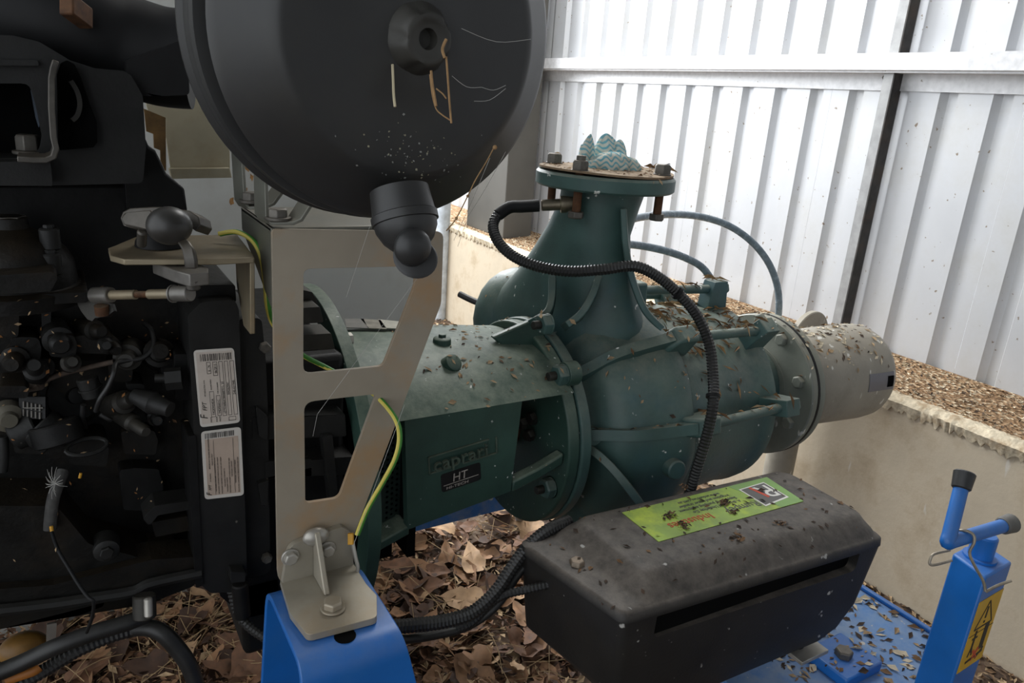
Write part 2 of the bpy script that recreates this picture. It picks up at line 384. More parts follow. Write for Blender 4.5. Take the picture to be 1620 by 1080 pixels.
# bent channel post that carries the filter bracket foot
def chan(x, grow):
    t = .008; yf = .735-grow; yb = .915+grow; zt = .783
    out = rnd_poly([(yf-.03, .30), (yf, zt), (yb, zt), (yb+.03, .30)], [0, .035, .035, 0], 6)
    inn = rnd_poly([(yf-.03+t, .30), (yf+t, zt-t), (yb-t, zt-t), (yb+.03-t, .30)], [0, .028, .028, 0], 6)
    return [V((x, p.x, p.y)) for p in [q.to_3d() for q in out]]+[V((x, p.x, p.y)) for p in [q.to_3d() for q in reversed(inn)]]
def lp(ring, dx): return [V((p.x+dx*(.783-p.z), p.y, p.z)) for p in ring]
m = MB(); m.loft([lp(chan(.197, 0), -.06), lp(chan(.330, 0), .22)])
m.build('channel_post', blue, fr, bevel=.0015)
m = MB(); m.cyl((.262, .770, .7825), (.262, .770, .7835), .014, n=20); m.build('post_hole_shade', dark, fr)  # flush black disc, the hole's shade put into its colour
m = MB()
c = at(1330, 1052, Z=.40); m.box(c.x-.055, c.x+.06, c.y-.05, c.y+.05, .4, .425); m.build('bolt_pad', blue, fr, bevel=.004)
m = MB(); m.hexa(c+V((.0, 0, .024)), (0, 0, 1), .018, .016); m.build('deck_bolt', boltm, fr, bevel=.001)

# ------------------------------------------------------------------ jack with crank handle
F = at(1560, 913, D=1.25); zt = F.z
jk = thing('trailer_jack', (F.x+.03, F.y+.05, .0), 'blue square tube trailer jack with a cranked handle at the deck corner', 'jack')
EX, EY = V((.094, .004, 0)), V((.020, .068, 0))
m = MB()
def jr(z, d):
    o = V((F.x+d, F.y, z)); return [o, o+EX, o+EX+EY, o+EY]
lean = lambda z: -(zt-z)*.02
m.loft([jr(0.0, lean(0)), jr(zt, 0)]); m.build('square_tube', blue, jk, bevel=.004)
top = V((F.x, F.y, zt))+EX*.45+EY*.55
m = MB(); m.cyl(top, top+V((0, 0, .045)), .020, n=20, bev=.003); m.cyl(top+V((0, 0, .0)), top+V((0, 0, .004)), .027, n=20); m.build('spindle', blue, jk)
hA = at(1499, 858, D=1.22); hB = at(1588, 831, D=1.275); hC = at(1521, 770, D=1.24)
hm = top+V((0, 0, .045))
bend = [hB, hB.lerp(hA, .5), hA.lerp(hB, .12), hA, hA.lerp(hC, .14), hA.lerp(hC, .5), hC]
m = MB(); m.tube(bend, .0115, n=14, sub=5); m.build('crank_handle', blue, jk)
m = MB(); dcap = (hC-hA).normalized(); m.cyl(hC-dcap*.004, hC+dcap*.026, .0150, .0172, n=18, bev=.002); m.build('grip_cap', plastic, jk)
m = MB(); dcap = (hB-hA).normalized(); m.cyl(hB-dcap*.004, hB+dcap*.022, .0150, .0165, n=18, bev=.002); m.build('end_cap', mat('worn_grey_cap', (.11, .105, .095), .6), jk)
m = MB(); lx = F.x-.004
clip = [at(1559, 935, D=1.235), at(1555, 918, D=1.235), at(1541, 893, D=1.23), at(1534, 874, D=1.23), at(1541, 858, D=1.225), at(1540, 846, D=1.225), at(1528, 839, D=1.23), at(1515, 840, D=1.24), at(1510, 850, D=1.25)]
m.tube(clip, .0024, n=8); m.tube([at(1559, 936, D=1.236), at(1578, 926, D=1.232), at(1600, 918, D=1.228)], .0024, n=8)
m.tube([at(1506, 886, D=1.30), at(1480, 893, D=1.30), at(1471, 892, D=1.30), at(1472, 884, D=1.30), at(1478, 876, D=1.30), at(1503, 870, D=1.30)], .0024, n=8, sub=4)
m.build('wire_clip', wirem, jk)
# warning label on the +x... face towards the camera
ly = F.y-.0008
def lab(u, z): d = lean(z)*(1-u*.5); return V((F.x+d, ly, z))+EX*u
zl0, zl1 = zt-.200, zt-.052
m = MB(); m.prism([lab(.06, zl0), lab(.97, zl0), lab(.97, zl1), lab(.06, zl1)], (0, .0008, 0)); wl = m.build('warning_label', yellowlabel, jk, smooth=0)
ly -= .0006; m = MB().use(ink)
def bar(a, b, wd):
    a, b = lab(*a), lab(*b); d = (b-a).normalized(); n_ = d.cross(V((0, 1, 0)))*wd/2
    m.prism([a-n_, b-n_, b+n_, a+n_], (0, .0004, 0))
za, zb_ = zl1-.010, zl1-.062
bar((.2, zb_), (.84, zb_), .003); bar((.2, zb_), (.52, za), .003); bar((.84, zb_), (.52, za), .003)
bar((.52, zb_+.016), (.52, za-.012), .005); bar((.52, zb_+.006), (.52, zb_+.011), .005)
bar((.06, zl1-.072), (.97, zl1-.072), .0012)
bar((.33, zl0+.036), (.33, zl0+.082), .006); bar((.33, zl0+.05), (.26, zl0+.028), .004); bar((.33, zl0+.05), (.4, zl0+.028), .004); bar((.24, zl0+.066), (.44, zl0+.066), .004)
bar((.72, zl0+.03), (.72, zl0+.085), .014); bar((.25, zl0+.016), (.85, zl0+.022), .005); bar((.62, zl0+.012), (.85, zl0+.03), .004)
m.use(redink); bar((.44, zl0+.014), (.64, zl0+.036), .006); bar((.64, zl0+.014), (.44, zl0+.036), .006)
m.build('label_print', None, wl, smooth=0)
# ------------------------------------------------------------------ the green pump
AY, AZ = 1.25, .785
def ax(X, r, deg, ay=AY, az=AZ):
    a = math.radians(deg); return V((X, ay-r*math.cos(a), az+r*math.sin(a)))
def rad(deg): a = math.radians(deg); return V((0, -math.cos(a), math.sin(a)))
def tang(deg): a = math.radians(deg); return V((0, math.sin(a), math.cos(a)))
pump = thing('water_pump', (.9, AY, .40), 'green cast iron centrifugal pump with upright flanged outlet coupled to the engine', 'pump')
XF = .82
# adapter ring at the engine end
m = MB(); n = 72; r0, r1 = .305, .262; cy, cz = 1.255, .81
ro = [V((.360, cy-r0*math.cos(2*math.pi*k/n), cz+r0*math.sin(2*math.pi*k/n))) for k in range(n)]
ri = [V((.360, cy-r1*math.cos(2*math.pi*k/n), cz+r1*math.sin(2*math.pi*k/n))) for k in range(n)]
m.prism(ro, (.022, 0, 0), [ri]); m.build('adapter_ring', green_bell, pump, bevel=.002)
m = MB()
for d in (28, -52, 62):
    p = ax(.383, .285, d, cy, cz); m.hexa(p, (1, 0, 0), .011, .010)
m.build('adapter_bolt', zincplain, pump)
# bearing bracket: arched shell
def arch(X, k, inner=0.0):
    hw = .205-inner; zs = .957-inner*.4; za = AZ+.232*k-inner; pts = []
    for i in range(17):
        t = -1+2*i/16; y = hw*t; z = zs-.02+(za-zs+.02)*(1-abs(t)**2.4)
        pts.append(V((X, AY+y, z)))
    return pts
rings = []
for X, k in ((.380, 1.0), (.46, 1.0), (.58, .985), (.68, .95), (.76, .90), (.80, .88)):
    rings.append(arch(X, k)+list(reversed(arch(X, k, .014))))
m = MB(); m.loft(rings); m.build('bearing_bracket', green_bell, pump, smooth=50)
YB = 1.0455
face = P([(641, 640), (826, 636), (818, 700), (808, 777), (645, 838)], Y=YB)
face[0].z = face[1].z = .9375
f2 = [p for p in rnd_poly([V((p.x, p.z)) for p in face], [0, 0, 0, 0, .006], 4)]
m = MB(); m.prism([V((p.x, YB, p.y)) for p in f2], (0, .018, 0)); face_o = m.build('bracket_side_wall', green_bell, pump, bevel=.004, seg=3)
m = MB(); m.prism([V((p.x, 1.45, p.y)) for p in f2], (0, .018, 0)); m.build('bracket_side_wall', green_bell, pump)
# black sheet painting the shade inside the bracket, and the shaft seen in the window
m = MB(); m.box(.475, .49, 1.06, 1.45, .66, .93); m.build('bracket_inside_shade', dark, pump)
m = MB(); m.cyl((.49, AY, AZ), (.82, AY, AZ), .042, n=20).cyl((.66, AY, AZ), (.70, AY, AZ), .085, n=24); m.build('shaft', rust, pump)
for px, py in ((828, 668), (843, 660), (840, 687)):
    m = MB(); p = at(px, py, Y=1.15); m.hexa(p, (-1, -.3, 0), .013, .014); m.build('coupling_bolt', dullmetal, pump)
m = MB(); p = at(838, 664, Y=1.16); m.cyl(p, p+V((.10, 0, .0)), .012); m.build('gland_stud', dullmetal, pump)
a, b = at(806, 766, Y=YB+.01), at(886, 722, Y=YB+.01)
m = MB(); dd = V((0, 0, .012)); m.loft([[p+V((0, -.012, 0))-dd, p+V((0, .012, 0))-dd, p+V((0, .012, 0))+dd, p+V((0, -.012, 0))+dd] for p in (a, a.lerp(b, .5)-V((0, 0, .003)), b)])
m.build('lower_arm', green_bell, pump, bevel=.004)
# bottom flange strip running back to the ring
a, b = at(590, 868, Y=YB+.01), at(648, 836, Y=YB+.01)
m = MB(); m.loft([[p+V((0, 0, -.012)), p+V((0, .05, -.012)), p+V((0, .05, .006)), p+V((0, 0, .006))] for p in (a, b)]); m.build('bracket_foot_rail', green_bell, pump, bevel=.003)
# perforated coupling guard between ring and side wall
gm = MB(); g0 = .388; ys = [1.02+.011*i for i in range(12)]
pts = P([(594, 640), (642, 640), (642, 770), (625, 860), (606, 850)], Y=1.10)
outer = [V((p.x, 1.10, p.z)) for p in pts]; holes = []
lo = V((min(p.x for p in pts), 0, min(p.z for p in pts))); hi = V((max(p.x for p in pts), 0, max(p.z for p in pts)))
def inside(x, z):
    c = False
    for i in range(len(pts)):
        a_, b_ = pts[i-1], pts[i]
        if (a_.z > z) != (b_.z > z) and x < (b_.x-a_.x)*(z-a_.z)/(b_.z-a_.z)+a_.x: c = not c
    return c
ix = 0
x = lo.x+.006
while x < hi.x:
    z = lo.z+.006+(.005 if ix % 2 else 0)
    while z < hi.z:
        if all(inside(x+i, z+j) for i in (-.005, .005) for j in (-.005, .005)):
            holes.append([V((x+.003*math.cos(k*math.pi/3), 1.10, z+.003*math.sin(k*math.pi/3))) for k in range(6)])
        z += .0105
    x += .0092; ix += 1
gm.prism(outer, (0, .0015, 0), holes); gm.build('coupling_guard', guardm, pump, smooth=0)
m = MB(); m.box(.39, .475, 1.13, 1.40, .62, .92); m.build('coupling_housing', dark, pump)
castgreen = mat('lightened_worn_casting', (.060, .085, .062), .5, 0, .3, 30, dust=.5, dustc=(.16, .15, .10))  # dusty tone, lightened in place of light catching the raised edges
# cast lettering on the side wall
c0, c1 = at(678, 750, Y=YB), at(786, 716, Y=YB); ctop = at(677, 722, Y=YB)
ux = (c1-c0).normalized(); uz = V((0, 0, 1)); uz = (uz-ux*uz.dot(ux)).normalized(); L = (c1-c0).length; Hh = (ctop-c0).dot(uz)
m = MB(); yv = V((0, -.0035, 0))
for (u0, v0, u1, v1) in ((0, 0, .36*L, .0028), (.49*L, 0, L, .0028), (0, Hh-.0028, .88*L, Hh), (0, 0, .0028, Hh), (L-.0028, 0, L, Hh)):
    q = [c0+ux*u0+uz*v0, c0+ux*u1+uz*v0, c0+ux*u1+uz*v1, c0+ux*u0+uz*v1]; m.prism(q, yv)
m.build('cast_frame', castgreen, face_o, bevel=.0006)
m = MB(); m.text('caprari', c0+ux*.006+uz*.0065-V((0, .0052, 0)), ux, uz, Hh*1.0, .005, squeeze=1.12)
m.build('cast_lettering', castgreen, face_o)
h0, h1, ht = at(699, 779, Y=YB), at(761, 758, Y=YB), at(699, 750, Y=YB)
ux = (h1-h0).normalized(); uz = V((0, 0, 1)); uz = (uz-ux*uz.dot(ux)).normalized(); L = (h1-h0).length; Hh = (ht-h0).dot(uz)
pl = rnd_poly([(0, 0), (L, 0), (L, Hh), (0, Hh)], .006, 4); base = h0-V((0, .0008, 0))
m = MB(); m.prism([base+ux*p.x+uz*p.y for p in pl], (0, .0008, 0)); np_ = m.build('name_sticker', mat('black_sticker', (.012, .012, .012), .4), face_o, smooth=0)
m = MB(); b2 = base-V((0, .0004, 0)); m.text('HT', b2+ux*L*.27+uz*Hh*.42, ux, uz, Hh*.62, .0004, shear=.12)
m.text('HI-TECH', b2+ux*L*.10+uz*Hh*.10, ux, uz, Hh*.20, .0004, squeeze=1.6, shear=.12)
m.prism([b2+ux*L*.05+uz*Hh*.33, b2+ux*L*.93+uz*Hh*.33, b2+ux*L*.93+uz*Hh*.36, b2+ux*L*.05+uz*Hh*.36], (0, -.0003, 0))
m.build('sticker_print', mat('worn_silver_ink', (.40, .36, .32), .5), np_, smooth=0)
# bosses on the bracket
m = MB(); p = at(700, 524, Y=1.20)-V((0, 0, .010)); m.lathe([(-.03, .018), (-.004, .017), (-.001, .013)], p, (0, 0, 1), 20); m.lathe([(-.002, .008), (.005, .008)], p, (0, 0, 1), 6); m.build('filler_plug', green_bell, pump, bevel=.001)
p = at(724, 568, Y=1.115)-V((.004, -.010, .010)); m = MB(); m.lathe([(-.03, .018), (.004, .0165), (.007, .012)], p, (.25, -.75, .65), 20); m.build('grease_boss', green_bell, pump)
# joint flanges with bolts
def flange_ring(X0, X1, r, name, mt, lugs=()):
    m = MB(); m.lathe([(0, r-.003), (.003, r), (X1-X0-.003, r), (X1-X0, r-.003)], (X0, AY, AZ+.01), (1, 0, 0), 64)
    for px, py in lugs:
        p = at(px, py, X=X0); m.lathe([(0, .024), (X1-X0, .024)], (X0, p.y, p.z), (1, 0, 0), 20)
    return m.build(name, mt, pump, bevel=.0015)
lugs = ((892, 592), (872, 770))
flange_ring(XF-.027, XF, .218, 'bracket_flange', green_bell, lugs)
flange_ring(XF+.0015, XF+.026, .222, 'pump_flange', green, lugs)
for px, py in lugs+((868, 512),):
    p = at(px, py, X=XF-.027)
    m = MB(); m.cyl(p, p+V((-.036, 0, 0)), .0085, n=14); m.build('stud', dullmetal, pump, bevel=.001)
    m = MB(); m.hexa(p, (-1, 0, 0), .0215, .020); m.cyl(p+V((.001, 0, 0)), p-V((.003, 0, 0)), .0205, n=24); m.build('nut', green, pump, bevel=.001)
g = [V((p.x, 1.19, p.z)) for p in P([(780, 534), (846, 505), (866, 500), (880, 580), (800, 552)], Y=1.19)]
m = MB(); m.prism(g, (0, .014, 0)); m.build('gusset', green_bell, pump, bevel=.003)
# volute
X0 = XF+.02
vp = [(X0, .158), (.868, .160), (.882, .166), (.893, .180), (.903, .202), (.918, .224), (.945, .239), (.975, .246), (.990, .2475), (1.000, .253), (1.03, .260), (1.06, .263), (1.080, .261), (1.090, .252), (1.095, .236)]
n = 64; rings = []
for X, r in vp:
    ring = []
    for k in range(n):
        d = 360*k/n; a = math.radians(d)
        grow = 1+.20*max(0, math.sin(math.radians((d-100)/2))) if 100 < d < 300 else 1
        rr_ = .16+(r-.16)*(1+.35*(grow-1)/.2) if r > .17 else r
        lob = 1+.012*math.cos(math.radians(d*9))*(1 if r > .2 else 0)
        ring.append(ax(X, rr_*lob, d))
    rings.append(ring)
m = MB(); m.loft(rings); m.build('volute', green, pump, smooth=55)
# suction casing barrel
m = MB(); m.lathe([(1.088, .236), (1.10, .240), (1.12, .236), (1.20, .232), (1.205, .228), (1.30, .222), (1.335, .222), (1.345, .226), (1.372, .224), (1.378, .215), (1.384, .15), (1.41, .118), (1.47, .108), (1.535, .108)], (0, AY, AZ), (1, 0, 0), 64)
m.build('suction_casing', green, pump, smooth=40)
# tie rods with lugs, and casting ribs
ANG = (13, 52, 90, 128)
for d in ANG:
    rd, tg = rad(d), tang(d)
    def q(X, r, s, h=.011): return ax(X, r, d)+tg*s*h
    m = MB(); m.cyl(ax(1.10, .279, d), ax(1.345, .266, d), .0105, n=16); m.build('tie_rod', green, pump)
    m = MB(); pr_ = [(1.045, .235), (1.050, .272), (1.070, .300), (1.118, .300), (1.122, .235)]
    m.prism([q(X, r, -1, .020) for X, r in pr_], tg*.040); m.build('front_lug', green, pump, bevel=.006)
    m = MB(); pr_ = [(1.315, .205), (1.322, .262), (1.330, .288), (1.372, .288), (1.380, .205)]
    m.prism([q(X, r, -1, .019) for X, r in pr_], tg*.038); m.hexa(ax(1.372, .266, d), (1, 0, 0), .017, .014); m.build('rear_lug', green, pump, bevel=.006)
    m = MB(); top_ = [(p.x, p.y) for p in smooth_path([V((X, r, 0)) for X, r in ((.838, .186), (.87, .194), (.895, .216), (.92, .243), (.95, .261), (1.0, .276), (1.06, .292))], 3)]
    bot_ = [(.838, .13), (.88, .13), (.92, .18), (1.06, .22)]
    m.prism([q(X, r, -1, .011) for X, r in top_+bot_[::-1]], tg*.022); m.build('casting_rib', green, pump, bevel=.005, seg=3)
# drain boss low on the volute
p = at(1068, 742, D=1.515); m = MB(); m.lathe([(-.06, .022), (.006, .021), (.009, .018)], p, (-.15, -.95, .1), 24); m.build('drain_boss', green, pump)
p = at(938, 690, D=1.50); m = MB(); m.lathe([(-.03, .020), (.004, .018), (.0045, .007), (-.004, .006)], p, (-.35, -.85, .2), 20); m.build('tapped_boss', green, pump)
# discharge neck
FC = V((.984, 1.256, 1.292))
def ell(c, a, b, n=40, rot=0.0):
    l = V((-.25, .97, 0)); e = V((.97, .25, 0))
    return [V(c)+l*(a*math.cos(2*math.pi*k/n))+e*(b*math.sin(2*math.pi*k/n)) for k in range(n)]
nk = [((.984, 1.256, 1.296), .088, .088), ((.978, 1.260, 1.255), .086, .082), ((.966, 1.272, 1.20), .096, .076), ((.964, 1.288, 1.14), .122, .078), ((.970, 1.305, 1.08), .158, .090), ((.968, 1.32, 1.03), .19, .098), ((.968, 1.33, .98), .215, .11), ((.968, 1.33, .93), .22, .11)]
m = MB(); m.loft([ell(*k) for k in nk]); m.build('discharge_neck', green, pump, smooth=60)
m = MB(); m.ball((.955, 1.50, .93), .13, (.85, 1, 1.05), 24); m.build('volute_lobe', green, pump, smooth=60)
# fins from the neck down to the volute
def fin(lst, D, name='neck_rib', wv=(.0, .016, 0)):
    m = MB(); m.prism([at(x, y, D=D) for x, y in lst], wv); m.build(name, green, pump, bevel=.004, seg=3)
def ribcurve(pts, w_, h_, name='neck_rib'):
    pts = smooth_path(pts, 5); rings = []
    for i, p in enumerate(pts):
        t = (pts[min(len(pts)-1, i+1)]-pts[max(0, i-1)]).normalized(); out = (CAM-p).normalized(); s = t.cross(out).normalized()
        out = s.cross(t)
        rings.append([p-s*w_-out*h_, p+s*w_-out*h_, p+s*w_*.8+out*.004, p-s*w_*.8+out*.004])
    m = MB(); m.loft(rings); return m.build(name, green, pump, bevel=.002, smooth=60)
ribcurve([at(986, 330, D=1.475), at(990, 390, D=1.485), at(1000, 440, D=1.495), at(1020, 490, D=1.50), at(1048, 520, D=1.505)], .0075, .05)
ribcurve([at(912, 704, D=1.515), at(935, 712, D=1.49), at(958, 730, D=1.47), at(985, 760, D=1.46), at(1015, 800, D=1.46)], .010, .09)
ribcurve([at(874, 432, D=1.50), at(873, 468, D=1.49), at(866, 492, D=1.475), at(846, 507, D=1.46)], .0085, .06)
ribcurve([at(948, 436, D=1.475), at(936, 468, D=1.465), at(920, 495, D=1.455), at(897, 514, D=1.45)], .0085, .06)
# discharge flange, cover disc, bolts
m = MB(); m.lathe([(0, .140), (.004, .1445), (.026, .1445), (.031, .140)], FC, (0, 0, 1), 72); m.build('discharge_flange', green, pump)
m = MB(); n = 64; rings = []
for zz, rr_ in ((0, .139), (.004, .139)):
    rings.append([FC+V((math.cos(2*math.pi*k/n)*rr_, math.sin(2*math.pi*k/n)*rr_, .0325+zz+.0035*(1+math.sin(2*2*math.pi*k/n+1.0))*.5)) for k in range(n)])
m.loft(rings); m.build('cover_disc', gasketm, pump, smooth=30)
ZT = FC.z+.0375
for deg, extra in ((122, 0), (207, 1), (32, 0), (305, 0)):
    a = math.radians(deg); p = V((FC.x+.118*math.cos(a), FC.y+.118*math.sin(a), ZT))
    m = MB(); m.hexa(p, (0, 0, 1), .0175, .021, .95); m.cyl(p-V((0, 0, .001)), p+V((0, 0, .003)), .018, n=20)
    if extra: m.cyl(p+V((0, 0, .018)), p+V((0, 0, .030)), .0095, n=14)
    m.build('flange_nut', boltm, pump, bevel=.001)
    m = MB(); m.cyl(p+V((0, 0, -.085)), p, .0088, n=14); m.build('flange_stud', rust, pump)
    m = MB(); m.hexa(p+V((0, 0, -.078)), (0, 0, -1), .0165, .014, .3); m.build('bolt_head', boltm, pump, bevel=.001)
# sensor in the neck
s0, s1 = at(893, 323, D=1.50), at(851, 325, D=1.50); dd = (s1-s0).normalized()
m = MB(); m.lathe([(-.03, .012), (0, .017), (.008, .017), (.009, .0115), (.045, .0115), (.047, .009)], s0, dd, 18); m.build('pressure_sensor', mat('brass_sensor', (.20, .17, .12), .35, .7, .2, 40), pump)

# suction flange pair and blind pipe
pipe = thing('suction_pipe', (1.7, 1.22, .60), 'beige grey suction pipe stub bolted to the pump inlet, spattered with droppings', 'pipe')
SC = V((1.535, 1.238, .783))
m = MB(); m.lathe([(-.012, .112), (-.010, .112), (0, .150), (.001, .183), (.004, .186), (.020, .186)], SC, (1, 0, 0), 72); m.build('inlet_flange', flangegrey, pipe, smooth=30)
m = MB(); m.lathe([(0, .187), (.007, .187)], SC+V((.0205, 0, 0)), (1, 0, 0), 72); m.build('gasket', plastic_dark, pipe)
m = MB(); m.lathe([(0, .184), (.003, .186), (.020, .186), (.023, .182)], SC+V((.028, 0, 0)), (1, 0, 0), 72); m.build('pipe_flange', flangegrey, pipe)
axd = V((1, -.085, 0)).normalized(); s1 = SC+V((.05, 0, 0))
m = MB(); m.lathe([(0, .128), (.012, .131), (.30, .136), (.335, .133), (.352, .125), (.36, .11), (.362, .09), (.362, 0)], s1, axd, 64); blind = m.build('pipe_body', pipegrey, pipe, smooth=40)
for px, py in ((1238, 537), (1265, 604), (1248, 668), (1205, 505)):
    p = at(px, py, X=SC.x); m = MB(); m.hexa(p+V((.001, 0, 0)), (-1, 0, 0), .0165, .014, .4); m.build('flange_bolt', flangegrey, pipe, bevel=.0015)
for k in range(8):
    d = 22.5+45*k; p = ax(SC.x+.051, .158, d, SC.y, SC.z); m = MB(); m.hexa(p, (1, 0, 0), .0165, .014); m.build('flange_bolt', flangegrey, pipe)
def patch(o, axis, t0, t1, a0, a1, r, th, n=10):
    a, u, w2 = frame(axis); o = V(o); g = []
    for rr_ in (r, r+th):
        for i in range(n+1):
            for k in range(n+1):
                an = a0+(a1-a0)*k/n; g.append(o+a*(t0+(t1-t0)*i/n)+(u*math.cos(an)+w2*math.sin(an))*rr_)
    N = n+1; fs = []
    for s in (0, 1):
        for i in range(n):
            for k in range(n): b = s*N*N+i*N+k; fs.append((b, b+1, b+N+1, b+N))
    for i in range(n):
        for (x, y) in ((i, i+1), (n*N+i, n*N+i+1), (i*N, (i+1)*N), (i*N+n, (i+1)*N+n)): fs.append((x, y, y+N*N, x+N*N))
    return g, fs
aa, uu, ww = frame(axd)
tgt = at(1402, 595, D=2.08); rel = tgt-s1; an = math.atan2(rel.dot(ww), rel.dot(uu)); tt = rel.dot(aa)
m = MB(); m.add(*patch(s1, axd, .235, .330, an-.20, an+.16, .1352, .0016)); pt = m.build('torn_patch', mat('slate_tape', (.16, .155, .17), .35, 0, .1), blind, smooth=60)
m = MB(); m.add(*patch(s1, axd, .305, .327, an-.12, an+.10, .137, .0012)); m.build('patch_hole_shade', dark, blind, smooth=60)  # black patch painted as the shade of a hole, nothing is cut
m = MB(); m.lathe([(0, .105), (.003, .108), (.018, .108), (.021, .105)], at(1272, 540, D=2.50), (0.1, -1, 0.0), 48)
q0 = at(1272, 540, D=2.50); m.cyl(q0+V((0, .0, 0)), q0+V((0, .0, -.85)), .05, n=20)
rf = m.build('standing_flange_pipe', pipegrey, label='upright grey pipe with a round flange behind the suction pipe', cat='pipe')

# rag stuffed in the outlet
def ragm():
    m = bpy.data.materials.new('wavy_blue_cloth'); m.use_nodes = True; nt = m.node_tree; b = nt.nodes['Principled BSDF']
    g = nt.nodes.new('ShaderNodeNewGeometry'); wv = nt.nodes.new('ShaderNodeTexWave'); wv.wave_type = 'BANDS'; wv.bands_direction = 'Z'
    wv.inputs['Scale'].default_value = 30; wv.inputs['Distortion'].default_value = 0
    ad = nt.nodes.new('ShaderNodeVectorMath'); ad.operation = 'ADD'
    s2 = nt.nodes.new('ShaderNodeTexWave'); s2.wave_type = 'BANDS'; s2.bands_direction = 'X'; s2.inputs['Scale'].default_value = 16; s2.wave_profile = 'SIN'
    nt.links.new(g.outputs['Position'], s2.inputs['Vector'])
    cx = nt.nodes.new('ShaderNodeCombineXYZ'); nt.links.new(mathn(nt, 'MULTIPLY', s2.outputs['Fac'], .008), cx.inputs[2])
    nt.links.new(g.outputs['Position'], ad.inputs[0]); nt.links.new(cx.outputs[0], ad.inputs[1]); nt.links.new(ad.outputs[0], wv.inputs['Vector'])
    c = mixc(nt, ramp(nt, wv.outputs['Fac'], [(.55, 0.0), (.7, 1.0)]), (.62, .63, .56), (.16, .42, .50))
    dirt = ramp(nt, noise(nt, g.outputs['Position'], 35, 5), [(.45, 0.0), (.75, .6)])
    c = mixc(nt, dirt, c, (.33, .30, .22)); nt.links.new(c, b.inputs['Base Color']); b.inputs['Roughness'].default_value = .9
    return m
rg = MB(); rn = random.Random(11)
def lump(c, sx_, sy_, sz_, seed, sharp=0, tip=(0, 0)):
    r_ = random.Random(seed); ph = [r_.uniform(0, 6.28) for _ in range(6)]; vs = []; fs = []; nu, nv = 32, 16
    for i in range(nv+1):
        t = i/nv; th = math.pi*.5*t
        for k in range(nu):
            p = 2*math.pi*k/nu; f = 1+.16*math.sin(3*p+ph[0])*math.sin(th)+.12*math.sin(5*p+ph[1]+3*th)*t+.08*math.sin(9*p+ph[2]-4*th)*t
            h = math.cos(th) if not sharp else (1-t)**.9*(1-sharp)+sharp*(1-t**1.6); rr_ = math.sin(th) if not sharp else t**.85
            x = rr_*math.cos(p)*f*sx_; y = rr_*math.sin(p)*f*sy_
            vs.append(V(c)+RR*(x+tip[0]*h)+BK*(y+tip[1]*h)+V((0, 0, sz_*h*(1+.10*math.sin(7*p+ph[3])*math.sin(th)))))
    for i in range(nv):
        for k in range(nu): fs.append((i*nu+k, i*nu+(k+1) % nu, (i+1)*nu+(k+1) % nu, (i+1)*nu+k))
    rg.add(vs, fs)
zr = FC.z+.0375; RR = V((.86, -.51, 0)); BK = V((.51, .86, 0)); c0 = V((FC.x, FC.y, zr))
def rp(r_, b_): return c0+RR*r_+BK*b_
lump(rp(-.046, .012), .021, .020, .068, 1, .45, (.008, 0)); lump(rp(-.040, .02), .016, .018, .045, 9, .5, (-.014, 0))
lump(rp(.010, .04), .042, .026, .070, 2, .75, (-.012, .0)); lump(rp(.028, .04), .028, .024, .060, 6, .7, (.0, .0))
lump(rp(.006, .0), .050, .032, .036, 3, 0, (.004, -.01)); lump(rp(.040, .0), .030, .026, .028, 4); lump(rp(-.022, .004), .024, .024, .020, 5)
rg.build('cleaning_rag', ragm(), label='crumpled white and blue wavy striped rag stuffed in the pump outlet', cat='rag', smooth=60)

# sensor conduit looping round the neck
cab = thing('sensor_cable', at(1000, 425, D=1.42), 'black ribbed cable running from the neck sensor down over the green pump', 'cable')
path = [at(*p[:2], D=p[2]) for p in ((806, 328, 1.495), (788, 340, 1.49), (780, 358, 1.48), (788, 382, 1.46), (812, 405, 1.44), (850, 421, 1.42), (900, 429, 1.405), (955, 426, 1.40), (1003, 421, 1.405), (1040, 437, 1.42), (1075, 466, 1.435), (1103, 500, 1.44), (1122, 545, 1.435), (1128, 595, 1.42), (1128, 640, 1.40), (1118, 690, 1.40), (1104, 735, 1.41), (1085, 800, 1.44))]
m = MB(); m.tube(path, .0112, n=10, sub=6, ridge=.0016, pitch=.0062); m.build('conduit', hose, cab, smooth=0)
a = at(853, 325, D=1.498); b = at(806, 328, D=1.495)
m = MB(); m.tube([a, a.lerp(b, .15), a.lerp(b, .3), a.lerp(b, .6), b, path[1]], .0125, n=12, sub=3); m.cyl(a, a.lerp(b, .25), .009, n=14); m.build('boot', plastic_dark, cab)
for p, q_, t_ in ((path[13], path[14], .7), (path[9], path[10], .9)):
    c = p.lerp(q_, t_); d = (q_-p).normalized(); m = MB(); m.lathe([(-.003, .0135), (.003, .0135)], c, d, 16); m.build('cable_tie', plastic_dark, cab)

# clear hoses behind
m = MB(); m.tube([at(*p[:2], D=p[2]) for p in ((985, 352, 1.75), (1010, 344, 1.82), (1060, 339, 1.95), (1110, 343, 2.05), (1155, 358, 2.1), (1192, 385, 2.12), (1217, 418, 2.14), (1230, 455, 2.16), (1232, 492, 2.18), (1226, 540, 2.25))], .0098, n=12)
m.build('clear_hose', clearhose, label='clear blue grey hose arching in front of the corrugated sheets', cat='hose', smooth=60)
m = MB(); m.tube([at(*p[:2], D=p[2]) for p in ((975, 385, 1.78), (1010, 388, 1.85), (1050, 396, 1.9), (1085, 408, 1.95), (1112, 424, 1.98), (1130, 450, 2.0))], .0098, n=12)
m.build('clear_hose', clearhose, label='shorter clear hose half hidden behind the pump neck', cat='hose', smooth=60)
m = MB(); m.tube([at(*p[:2], D=p[2]) for p in ((727, 465, 2.05), (745, 474, 2.03), (770, 484, 2.0), (800, 494, 1.95))], .0088, n=12)
